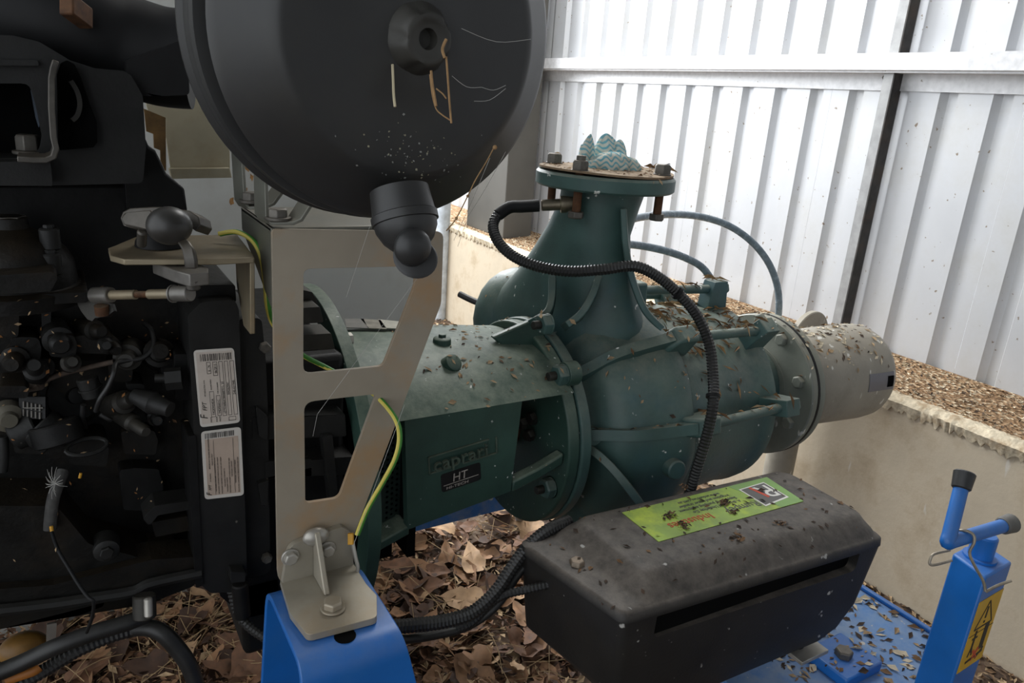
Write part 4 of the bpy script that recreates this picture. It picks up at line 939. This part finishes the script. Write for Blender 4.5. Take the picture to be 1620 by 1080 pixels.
for i in range(5):
    for j in range(2):
        m.obox(p+right*(i*.0052-.010)+down*(j*.010-.004+.001*i), right*.0009, down*.0042, fwd*.001)
    m.obox(p+right*(i*.0052-.0075)+down*(.0), right*.0018, down*.0007, fwd*.001)
ip = m.build('identity_plate_marks', mat('dull_plate_print', (.11, .10, .085), .6), eng, smooth=0)
m = MB(); m.obox(p+fwd*.004, right*.017, down*.014, fwd*.003); m.build('identity_plate', black_eng, eng)
for a, b, r in (((20, 690, .96), (60, 672, .97), .020), ((60, 672, .97), (92, 695, .98), .026), ((84, 668, .965), (95, 700, .97), .030)): C('elbow_union', a, b, r, grey_eng if r < .03 else black_eng, n=24)
m = MB(); p = at(14, 662, D=.95); m.lathe([(-.02, .020), (.0, .018), (.004, .011), (.012, .009)], p, (.1, -1, .1), 20); m.build('banjo_end', mat('dull_dusty_fitting', (.11, .10, .075), .6, .3), eng)
m = MB(); p = at(137, 706, D=.975); a_, u_, w_ = frame((.1, -.55, .8)); pts = [p+u_*.024*math.cos(2*math.pi*k/16)+w_*.012*math.sin(2*math.pi*k/16) for k in range(17)]
m.tube(pts, .003, n=8, sub=0); m.build('clip_ring', grey_eng, eng)
p, q_ = at(262, 600, D=.985), at(282, 598, D=.99); m = MB(); m.cyl(at(245, 598, D=.98), q_, .006, n=12); m.lathe([(0, .015), (.02, .015)], p, q_-p, 6); m.build('adjuster_bolt', grey_eng, eng)
p = at(212, 625, D=.985); m = MB(); m.lathe([(0, .010), (.03, .016), (.034, .013), (.040, .013), (.045, .011), (.055, .010)], p, (at(250, 640, D=.98)-p), 18); m.build('solenoid_plug', grey_eng, eng)
E('shutoff_arm', [(276, 560), (298, 560), (300, 632), (278, 634)], 1.03, .10, black_eng, .004)
E('side_cover_rib', [(226, 820), (245, 800), (300, 792), (302, 806), (250, 815), (236, 832)], 1.03, .04, grey_eng, .004)
E('side_cover_rib', [(240, 826), (300, 815), (306, 838), (246, 850)], 1.04, .04, black_eng2, .004)
T('oil_hose', [(100, 745, .98), (92, 765, .97), (84, 790, .965), (80, 820, .965), (79, 838, .965)], .0075, mat('webbed_hose', (.045, .043, .04), .8, 0, .5, 80))
T('oil_hose', [(5, 690, .96), (6, 720, .965), (4, 745, .97)], .006, grey_eng)
m = MB(); m.tube([at(81, 832, D=.955), at(82, 840, D=.955)], .0022, n=8); m.tube([at(128, 748, D=.97), at(126, 756, D=.97)], .0018, n=8); m.build('yellow_cable_end', yellowtag, eng)
T('drain_wire', [(82, 842, .95), (92, 870, .93), (108, 897, .92), (125, 925, .91), (140, 945, .90), (148, 952, .90), (146, 975, .92), (137, 1000, .95)], .0022, plastic_dark)
C('mount_clip', (228, 940, 1.02), (229, 978, 1.02), .015, dullmetal, n=16); C('mount_clip_sleeve', (234, 945, 1.0), (235, 976, 1.0), .0055, zincplain, n=12)
E('hanging_tab', [(74, 988), (90, 985), (88, 1015), (73, 1018)], 1.05, .004, zincplain, .001, .0)
E('bottom_bracket', [(365, 905), (388, 905), (388, 920), (366, 922)], .98, .05, grey_eng, .002)
C('bottom_stud', (379, 922, 1.10), (384, 975, 1.12), .012, black_eng, n=14)
E('bottom_rail', [(345, 940), (440, 915), (442, 965), (390, 978)], 1.06, .25, black_eng, .004)
# cobweb tuft on the hose
m = MB(); c0 = at(88, 765, D=.945)
for k in range(26):
    a = rn.uniform(0, 6.28); L = rn.uniform(.008, .022); m.tube([c0, c0+right*math.cos(a)*L*.5+down*math.sin(a)*L*.5-fwd*.004, c0+right*math.cos(a)*L+down*math.sin(a)*L], .00022, n=4, sub=2)
tag(m.build('cobweb_tuft', webm, kind='stuff', smooth=0), 'pale fluffy cobweb tuft on the black engine hose', 'cobweb')

dulzinc = mat('dull_zinc_lever_part', (.17, .16, .145), .42, .5, .25, 40, dust=.4, dustc=(.12, .10, .07))
# ------------------------------------------------------------------ throttle lever
tl_ = thing('throttle_lever', at(300, 400, D=.92), 'greasy throttle lever with a round black knob on a bent steel bracket', 'lever')
ZB = at(290, 400, D=.90).z
top_ = P([(171, 392), (182, 388), (215, 374), (296, 372), (376, 371), (400, 402), (402, 407), (342, 410), (240, 410), (196, 410), (174, 404)], Z=ZB)
m = MB(); m.prism(top_, (0, 0, -.007)); m.build('bracket_shelf', yellowplate, tl_, bevel=.0012)
c = at(403, 406, Z=ZB); m = MB(); bw = at(378, 373, Z=ZB)-c
lowp = at(405, 528, Y=c.y)
m.prism([c+V((0, 0, -.001)), c+bw+V((0, 0, -.001)), V((c.x+bw.x, c.y+bw.y, lowp.z+.03)), V((lowp.x-.001, c.y+bw.y*.3, lowp.z)), V((lowp.x-.001, c.y, lowp.z))], (-.006, 0, 0)); m.build('bracket_drop', yellowplate, tl_, bevel=.0012)
kn = at(268, 357, D=.835); m = MB(); m.ball(kn, .0218, (1.12, 1.0, .98), 28); m.build('knob', mat('dusty_black_knob', (.035, .033, .03), .38, 0, .3, 30), tl_)
m = MB(); bp = at(255, 388, Z=ZB+.001); m.lathe([(0, .030), (.006, .029), (.016, .022), (.030, .019)], bp, (0, 0, 1), 28); m.build('pivot_base', plastic_dark, tl_)
def loftpts(lst, D, th, name, mt, bevel=.002):
    m = MB(); m.prism([at(x, y, D=D) for x, y in lst], fwd*th); return m.build(name, mt, tl_, bevel=bevel, seg=3)
loftpts([(190, 345), (194, 335), (205, 329), (240, 327), (258, 327), (300, 333), (314, 342), (317, 356), (310, 366), (290, 352), (255, 345), (245, 360), (238, 366), (215, 362), (195, 357)], .865, .035, 'lever_casting', castmetal, .006)
loftpts([(190, 345), (196, 336), (240, 332), (246, 345), (240, 362), (222, 363), (196, 356)], .85, .012, 'lever_grip', castmetal, .004)
C('lever_post', (225, 365, .855), (224, 388, .875), .0055, castmetal, n=14, parent=tl_)
m = MB(); m.strip([at(x, y, D=d) for x, y, d in ((282, 378, .84), (292, 385, .835), (299, 396, .83), (302, 410, .83), (303, 424, .835))], .007, right*.014); m.build('lever_arm', castmetal, tl_, bevel=.002)
ZL2 = ZB-.0085
link = P([(240, 413), (300, 410), (330, 424), (330, 430), (300, 434), (272, 426)], Z=ZL2)
m = MB(); m.prism(link, (0, 0, -.015)); m.build('link_plate', dulzinc, tl_, bevel=.0015)
C('link_pin', (305, 440, .85), (306, 458, .855), .008, castmetal, n=14, parent=tl_)
r0, r1 = at(148, 467, D=.90), at(302, 464, D=.855); d_ = (r1-r0)
m = MB(); m.cyl(r0, r0+d_*.19, .0098, n=20, bev=.001); m.build('rod_end', dulzinc, tl_)
m = MB(); m.cyl(r0+d_*.19, r0+d_*.45, .0058, n=16, bev=.0006); m.build('rod_tube', yellowplate, tl_)
m = MB(); m.tube([r0+d_*.44, r0+d_*.6], .0042, n=12, sub=0, ridge=.0006, pitch=.0018); m.build('threaded_rod', rust, tl_, smooth=0)
m = MB(); m.cyl(r0+d_*.58, r0+d_*.83, .0058, n=16, bev=.0006); m.build('rod_tube', yellowplate, tl_)
m = MB(); m.cyl(r0+d_*.82, r0+d_*1.0, .0092, n=20, bev=.001); m.lathe([(0, .0105), (.002, .0105)], r0+d_*.82, d_, 20); m.build('rod_end', dulzinc, tl_)
loftpts([(127, 468), (145, 472), (176, 480), (180, 492), (170, 500), (150, 503), (146, 508), (138, 505), (128, 492), (122, 480)], .905, .008, 'pump_arm', dullmetal, .002)
m = MB(); m.cyl(at(160, 483, D=.90), at(162, 497, D=.905), .008, n=14); m.build('arm_pin', rust, tl_)

# cream plate and wires behind
m = MB(); pc = P([(228, 150), (330, 150), (364, 240), (364, 268), (270, 268), (262, 215), (262, 188), (236, 186)], Y=1.55)
m.prism(pc, (0, .006, 0)); m.prism(P([(268, 267), (364, 266), (367, 281), (272, 283)], Y=1.53), (0, .02, 0))
m.build('cream_panel', creamplate, label='cream painted metal plate with a folded bottom lip above the engine', cat='panel', bevel=.001)
m = MB(); a = P([(228, 172), (262, 186), (263, 270), (255, 270), (254, 238), (244, 234), (243, 212), (232, 208)], Y=1.50); m.prism(a, (0, .008, 0)); m.build('rusty_tab', mat('rust_yellow_plate', (.16, .09, .03), .8, 0, .5, 30), label='small rusty notched plate beside the cream plate', cat='plate', smooth=0)
wi = thing('earth_wire', at(430, 500, D=1.0), 'green and yellow striped earth wire looping behind the bracket', 'wire')
wp = [(348, 370, .97), (375, 367, .97), (400, 380, .965), (414, 405, .96), (421, 445, .96), (424, 480, .965), (432, 510, .99), (455, 540, 1.02), (480, 562, 1.05), (520, 583, 1.08), (570, 610, 1.06), (598, 628, 1.04), (625, 660, 1.02), (633, 690, 1.02), (626, 725, 1.02), (605, 765, 1.03), (582, 805, 1.04), (566, 845, 1.05)]
w3 = [at(*p[:2], D=p[2]) for p in wp]
m = MB(); m.tube(w3, .0034, n=10); m.build('wire_core', wireyg, wi)
m = MB(); m.tube([p-fwd*.0012-right*.0014 for p in w3], .0028, n=8); m.build('wire_stripe', wirey, wi)
m = MB(); p = at(555, 852, D=1.055); m.obox(p, right*.004, down*.008, fwd*.003); m.build('yellow_tag', yellowtag, wi, bevel=.001)
m = MB(); m.tube([at(*p[:2], D=p[2]) for p in ((555, 845, 1.07), (562, 880, 1.07), (566, 900, 1.07), (560, 915, 1.07))], .003, n=8); m.build('hook', zincplain, wi)

# wiring harnesses on the ground
hw_ = [('wiring_harness', 'thick black ribbed harness sweeping from the blue post up to the black box', [(615, 992, 1.10), (660, 988, 1.12), (705, 982, 1.14), (748, 968, 1.16), (785, 935, 1.18), (812, 895, 1.2), (838, 862, 1.22), (868, 838, 1.24), (900, 825, 1.27)], .0115, .0016),
       ('wiring_harness', 'thinner black harness branching level towards the box front', [(612, 1018, 1.12), (660, 1008, 1.16), (700, 1000, 1.18), (745, 985, 1.18), (775, 955, 1.18), (800, 940, 1.18), (835, 932, 1.18), (870, 924, 1.18)], .0075, .0012),
       ('wiring_harness', 'black cable running beside the thick harness to the box', [(600, 1012, 1.08), (650, 1010, 1.12), (690, 1004, 1.16), (740, 990, 1.19), (785, 958, 1.2), (822, 905, 1.22), (850, 880, 1.23), (880, 866, 1.25)], .007, 0),
       ('wiring_harness', 'thick black cable arching over leaves under the engine', [(185, 1000, 1.05), (225, 992, 1.05), (255, 1000, 1.05), (280, 1025, 1.06), (300, 1055, 1.07), (315, 1100, 1.08)], .012, .0),
       ('wiring_harness', 'long black hose lying along the bottom left under the engine', [(-40, 1078, .95), (30, 1050, .97), (90, 1022, .98), (150, 1000, 1.0), (200, 985, 1.02), (232, 972, 1.04)], .0115, 0),
       ('wiring_harness', 'black ribbed conduit beside the long hose at bottom left', [(20, 1088, .98), (70, 1060, 1.0), (120, 1030, 1.01), (170, 1008, 1.03), (215, 994, 1.05)], .010, .0014),
       ('wiring_harness', 'short grey black conduit curling behind the blue post', [(366, 930, 1.14), (376, 968, 1.14), (395, 992, 1.13), (428, 1014, 1.12), (445, 1022, 1.12)], .0075, .0012)]
for nm, lb_, pts, r, rg_ in hw_:
    m = MB(); m.tube([at(x, y, D=d) for x, y, d in pts], r, n=10, sub=6, ridge=rg_, pitch=.006); m.build(nm, hose, label=lb_, cat='cable', smooth=0 if rg_ else 60)
m = MB(); m.ball(at(38, 1025, D=1.05), .026, (1.2, .9, .9), 20); m.cyl(at(22, 1038, D=1.05), at(2, 1060, D=1.04), .012, .005)
m.build('yellow_cap', mat('worn_yellow_cap', (.20, .10, .02), .5, 0, .4, 30), label='worn yellow rounded cap on the ground at bottom left', cat='cap')
m = MB(); m.tube([at(10, 1075, D=.97), at(50, 1062, D=.98), at(62, 1054, D=.985)], .007, n=10); m.build('orange_strap', mat('orange_strap', (.30, .10, .01), .6), label='orange yellow strap end beside the black hose at bottom left', cat='strap')
# ------------------------------------------------------------------ fallen leaves and litter
rl = random.Random(99)
leaf_mats = [mat('dead_leaf_tan', (.22, .115, .055), .75, 0, .3, 40), mat('dead_leaf_brown', (.12, .056, .027), .75, 0, .35, 40), mat('dead_leaf_dark', (.055, .027, .015), .8, 0, .35, 40), mat('dead_leaf_pale', (.33, .205, .11), .75, 0, .25, 40)]
def leafmesh(seed, mt):
    r = random.Random(seed); n = 18; L = 1.0; cu = r.uniform(.25, .7); tw = r.uniform(-.4, .4); vs = []; fs = []
    out = []
    for k in range(n):
        a = 2*math.pi*k/n; lob = 1+.22*math.cos(3*a+r.uniform(-.3, .3))+.08*math.cos(7*a)+r.uniform(-.08, .08); out.append((math.cos(a)*.5*lob, math.sin(a)*.36*lob))
    def z(x, y): return cu*(y*y*1.6+x*x*.5)+tw*x*y+.05*math.sin(x*9+seed)
    vs.append((0, 0, 0))
    for f in (.55, 1): vs += [(x*f, y*f, z(x*f, y*f)+(-.03 if abs(y) < .06 else 0)) for x, y in out]
    for k in range(n):
        fs.append((0, 1+k, 1+(k+1) % n)); fs.append((1+k, 1+n+k, 1+n+(k+1) % n, 1+(k+1) % n))
    st = [(.5, 0, z(.5, 0)), (.8, .03, z(.5, 0)+.05), (.8, .05, z(.5, 0)+.05), (.5, .03, z(.5, 0))]; o = len(vs); vs += st; fs.append((o, o+1, o+2, o+3))
    me = bpy.data.meshes.new('dead_leaf'); me.from_pydata(vs, [], fs); me.materials.append(mt)
    me.polygons.foreach_set('use_smooth', [True]*len(me.polygons)); return me
lm = [[leafmesh(10*j+i, mt) for i in range(4)] for j, mt in enumerate(leaf_mats)]
names = ['tan curled dead leaf', 'mid brown dead leaf', 'dark brown decayed leaf', 'pale buff dead leaf']
def put_leaf(x, y, z, s, where):
    j = rl.choice((0, 0, 1, 1, 1, 2, 2, 3))
    o = bpy.data.objects.new('dead_leaf', rl.choice(lm[j])); col.objects.link(o)
    o.location = (x, y, z); o.rotation_euler = (rl.uniform(-.5, .5), rl.uniform(-.5, .5), rl.uniform(0, 6.28)); o.scale = (s, s*rl.uniform(.75, 1.1), s)
    tag(o, names[j]+' '+where, 'leaf', names[j].replace('leaf', 'leaves')+' '+where)
cnt = 0
while cnt < 250:
    px, py = rl.choice(((rl.uniform(560, 900), rl.uniform(790, 1085)), (rl.uniform(560, 900), rl.uniform(790, 1085)), (rl.uniform(-10, 440), rl.uniform(930, 1090))))
    p = at(px, py, Z=.02)
    if p.y > 2.02: continue
    put_leaf(p.x, p.y, .012+rl.uniform(0, .045), rl.uniform(.055, .125), 'under the engine left of the blue post' if px < 450 else 'in the litter under the green pump' if py < 890 else 'beside the black harness right of the blue post' if px < 730 else 'at the foot of the black box'); cnt += 1
def chips(n, place, mts, smin, smax, asp=(.25, .6)):
    m = MB()
    for mt in mts: m.use(mt)
    k = 0
    while k < n:
        r = place()
        if r is None: continue
        p, nn = r; k += 1; m.cur = rl.randrange(len(mts))
        _, u, w2 = frame(nn); a = rl.uniform(0, 6.28); d = (u*math.cos(a)+w2*math.sin(a)); e = nn.cross(d)
        L = rl.uniform(smin, smax); W_ = L*rl.uniform(*asp); h = L*rl.uniform(.05, .35)
        m.add([p-d*L/2+nn*.0004, p+e*W_/2+nn*h, p+d*L/2+nn*(.0006+h*rl.uniform(0, .8)), p-e*W_/2+nn*h*.5], [(0, 1, 2), (0, 2, 3)])
    return m
cm = [mat('husk_brown', (.17, .095, .045), .85, 0, .4, 60), mat('husk_dark', (.045, .026, .015), .85, 0, .4, 60), mat('husk_tan', (.36, .25, .14), .85, 0, .3, 60), mat('husk_pale', (.55, .47, .34), .85, 0, .2, 60)]
m = chips(5200, lambda: (lambda p: (V((p.x, p.y, .012+rl.uniform(0, .03))), V((rl.uniform(-.4, .4), rl.uniform(-.4, .4), 1)).normalized()) if p.y < 2.04 else None)(at(*rl.choice(((rl.uniform(550, 920), rl.uniform(780, 1090)), (rl.uniform(-20, 450), rl.uniform(920, 1090)))), Z=.02)), [leaf_mats[0], leaf_mats[1], leaf_mats[2], cm[2]], .012, .045, (.06, .5))
tag(m.build('leaf_litter', None, kind='stuff', smooth=0), 'crumbled leaves, needles and twigs covering the ground below the pump', 'leaf litter')
m = MB()
for i in range(170):
    p = at(*rl.choice(((rl.uniform(560, 900), rl.uniform(800, 1085)), (rl.uniform(90, 440), rl.uniform(960, 1085)), (rl.uniform(90, 440), rl.uniform(960, 1085)))), Z=.03)
    if p.y > 2.0: continue
    a = rl.uniform(0, 6.28); L = rl.uniform(.03, .09); d = V((math.cos(a), math.sin(a), rl.uniform(-.1, .5)))
    b = p+V((0, 0, rl.uniform(.01, .04))); m.tube([b-d*L, b+V((0, 0, rl.uniform(-.01, .015))), b+d*L], rl.uniform(.0007, .0014), n=4, sub=3)
tag(m.build('dry_grass', mat('dry_grass_stem', (.27, .18, .09), .8, 0, .3, 40), kind='stuff', smooth=0), 'dry grass stems and needles sticking out of the leaf litter', 'dry grass')
# husks on the concrete ledge
def on_ledge():
    y = rl.uniform(.5, 4.6); return V((rl.uniform(2.215, 2.57), y, .6465)), V((rl.uniform(-.4, .4), rl.uniform(-.4, .4), 1)).normalized()
m = MB(); rings = []
for i in range(121):
    y = -1+9*i/120; rings.append([V((2.222+.012*rl.random(), y, .6452)), V((2.26, y, .651)), V((2.40, y, .656)), V((2.56, y, .668)), V((2.579, y, .67)), V((2.579, y, .6452))])
m.loft(rings); tag(m.build('ledge_dust', ledge_m, kind='stuff', smooth=60), 'bed of brown husk litter along the concrete ledge below the sheets', 'litter')
def on_ledge2():
    y = rl.uniform(.5, 4.6); x = rl.uniform(2.215, 2.57); return V((x, y, .648+.02*(x-2.22)/.35)), V((rl.uniform(-.4, .4), rl.uniform(-.4, .4), 1)).normalized()
m = chips(9000, on_ledge2, [cm[0], cm[1], cm[2], cm[3]], .006, .019)
tag(m.build('ledge_husks', None, kind='stuff', smooth=0), 'brown and buff husks scattered along the concrete ledge', 'litter')
m = chips(2600, lambda: (V((2.2-abs(rl.gauss(0, .10)), rl.uniform(.3, 4.6), .004)), V((rl.uniform(-.4, .4), rl.uniform(-.4, .4), 1)).normalized()), [cm[0], cm[0], cm[1], cm[2]], .010, .035)
tag(m.build('wall_foot_litter', None, kind='stuff', smooth=0), 'brown litter piled along the foot of the concrete plinth', 'litter')
# husks lying on machine surfaces
dg = bpy.context.evaluated_depsgraph_get(); dg.update()
def bvh(names, root):
    vs, fs = [], []
    for o in bpy.data.objects:
        if o.type != 'MESH': continue
        r = o
        while r.parent: r = r.parent
        if r.name != root or (names and o.name.split('.')[0] not in names): continue
        e = o.evaluated_get(dg); me = e.to_mesh(); mw = o.matrix_world; b = len(vs)
        vs += [mw @ v.co for v in me.vertices]; fs += [[i+b for i in p.vertices] for p in me.polygons]; e.to_mesh_clear()
    return BVHTree.FromPolygons(vs, fs)
def on(tree, x0, x1, y0_, y1, minz=.25, ztop=1.45):
    def f():
        h, nn, i, d = tree.ray_cast(V((rl.uniform(x0, x1), rl.uniform(y0_, y1), ztop)), V((0, 0, -1)))
        if h is None: return None
        if nn.z < 0: nn = -nn
        if nn.z < minz or rl.random() > nn.z: return None
        return h, nn
    return f
tp = bvh([n_ for n_ in {o.name.split('.')[0] for o in bpy.data.objects} if not n_.startswith('cast_') and not n_.startswith('bracket_side')], 'water_pump')
m = chips(520, on(tp, .52, 1.40, .98, 1.55), cm[:3]+[cm[0], cm[1]], .005, .018)
tag(m.build('pump_husks', None, kind='stuff', smooth=0), 'brown husks and leaf chips scattered over the green pump', 'litter')
m = MB(); f = on(tp, 1.08, 1.38, .98, 1.40)
m2 = chips(330, on(tp, 1.10, 1.37, .97, 1.42), [cm[0], cm[2], twig], .015, .045, (.04, .15))
tag(m2.build('pump_needles', None, kind='stuff', smooth=0), 'dry needles caught on the pump between its tie rods', 'litter')
tp2 = bvh(None, 'suction_pipe')
m = chips(330, on(tp2, 1.53, 1.93, 1.05, 1.38, .2), [cm[1], cm[1], cm[0], cm[2], cm[3]], .006, .022)
tag(m.build('pipe_husks', None, kind='stuff', smooth=0), 'dark husks lying on top of the beige suction pipe', 'litter')
tp3 = bvh(None, 'battery_box')
m = chips(110, on(tp3, .62, 1.24, .655, .885, .3), [cm[0], cm[1], cm[1], cm[0]], .005, .016)
for (px, py, s) in ((1145, 797, .016), (1060, 815, .014), (1080, 832, .014), (1236, 828, .013), (1165, 850, .016), (897, 905, .02), (880, 880, .016), (925, 915, .016), (1158, 812, .010), (1083, 770, .010)):
    c = atbox(px, py, .8005); m.cur = 0
    def cl(): return c+V((rl.gauss(0, s*.4), rl.gauss(0, s*.4), rl.uniform(0, .003))), V((rl.uniform(-.5, .5), rl.uniform(-.5, .5), 1)).normalized()
    if px < 940:
        c = V((.642+rl.uniform(-.006, .012), .70+.05*rl.random(), .7645)) if s < .018 else V((.65, .76, .7645))
    q = chips(34, cl, m.mats, s*.25, s*.8); o = len(m.v); m.v += q.v; m.f += [[i+o for i in f_] for f_ in q.f]; m.mi += q.mi
tag(m.build('box_husks', None, kind='stuff', smooth=0), 'brown droppings and husks scattered on the black box lid', 'litter')
tp4 = bvh(('deck_plate', 'bolt_pad'), 'pump_trailer')
m = chips(420, on(tp4, 1.16, 1.55, .40, 1.0), [cm[0], cm[1], cm[2], cm[3]], .008, .030)
tag(m.build('deck_husks', None, kind='stuff', smooth=0), 'brown husks and twigs lying on the blue deck by the jack', 'litter')
m = chips(300, lambda: (V((FC.x+rl.gauss(0, .09), FC.y+rl.gauss(0, .09), FC.z+.0385)), V((0, 0, 1))), [cm[2], cm[3], cm[0]], .004, .012)
m.f, m.mi = zip(*[(f_, x) for f_, x in zip(m.f, m.mi) if all((m.v[i]-V((FC.x, FC.y, m.v[i].z))).length < .134 for i in f_)]); m.f = list(m.f); m.mi = list(m.mi)
tag(m.build('disc_husks', None, kind='stuff', smooth=0), 'pale husk crumbs on the round outlet cover disc', 'litter')
te = bvh(None, 'diesel_engine')
def on_eng():
    r = ray(rl.uniform(0, 300), rl.triangular(430, 900, 520)); h, nn, i, d = te.ray_cast(CAM, r.normalized())
    if h is None: return None
    return (h, nn if nn.dot(r) < 0 else -nn)
m = chips(90, on_eng, [mat('orange_husk', (.30, .13, .04), .8, 0, .3, 60), cm[0], cm[0], cm[2]], .002, .009)
tag(m.build('engine_husks', None, kind='stuff', smooth=0), 'tiny orange brown husks stuck to the oily engine side', 'litter')
for nm, lst, mt_, lb_ in (('paper_scrap', [(598, 506), (640, 510), (638, 521), (604, 519)], mat('dirty_white_paper', (.52, .50, .42), .7, 0, .15, 40), 'dirty white paper scrap lying on top of the green bracket'), ('board_scrap', [(545, 505), (575, 505), (582, 520), (548, 519)], mat('grey_board', (.20, .19, .17), .7, 0, .2, 40), 'grey board scrap on the green bracket behind the cut-out plate'), ('dry_leaf_scrap', [(570, 505), (602, 507), (612, 521), (584, 520)], mat('grey_leaf', (.27, .245, .20), .7, 0, .3, 60), 'greyish flat dry leaf beside the white paper scrap')):
    m = MB(); m.prism(P(lst, Z=1.0195), (0, 0, .0015)); m.build(nm, mt_, label=lb_, cat='scrap', smooth=0)
tf = bvh(('filter_lid',), 'air_filter')
def on_lid():
    r = ray(rl.gauss(652, 42), rl.gauss(246, 26)); h, nn, i, d = tf.ray_cast(CAM, r.normalized())
    return None if h is None else (h, nn if nn.dot(r) < 0 else -nn)
m = chips(85, on_lid, [mat('pale_speck', (.30, .28, .19), .8, 0, .2), mat('pale_speck_grey', (.22, .22, .20), .8, 0, .2)], .0007, .0026, (.5, 1))
tag(m.build('lid_specks', None, kind='stuff', smooth=0), 'pale droppings specks below the knob on the air filter lid', 'litter')
# cobwebs
m = MB()
def thread(a, b, sag=.01, r=.0002):
    m.tube([a, a.lerp(b, .5)+V((0, 0, -sag)), b], r, n=4, sub=4)
thread(at(660, 440, D=.90), at(502, 655, D=.86), .0); thread(at(502, 655, D=.86), at(495, 690, D=.86), 0); thread(at(585, 358, D=.83), at(548, 470, D=.86), .0)
thread(at(640, 640, D=.88), at(560, 860, D=.93), 0, .00022); thread(at(800, 240, D=.63), at(742, 340, D=.75), .002); thread(at(775, 250, D=.64), at(718, 380, D=.75), .002); thread(at(742, 340, D=.75), at(724, 390, D=.78), 0)
thread(at(715, 120, D=.60), at(762, 138, D=.61), .004); thread(at(762, 138, D=.61), at(800, 135, D=.62), .003); thread(at(750, 160, D=.60), at(800, 140, D=.61), .004); thread(at(730, 45, D=.60), at(840, 62, D=.62), .006)
tag(m.build('cobweb_threads', webm, kind='stuff', smooth=0), 'fine cobweb threads across the bracket windows and filter rim', 'cobweb')
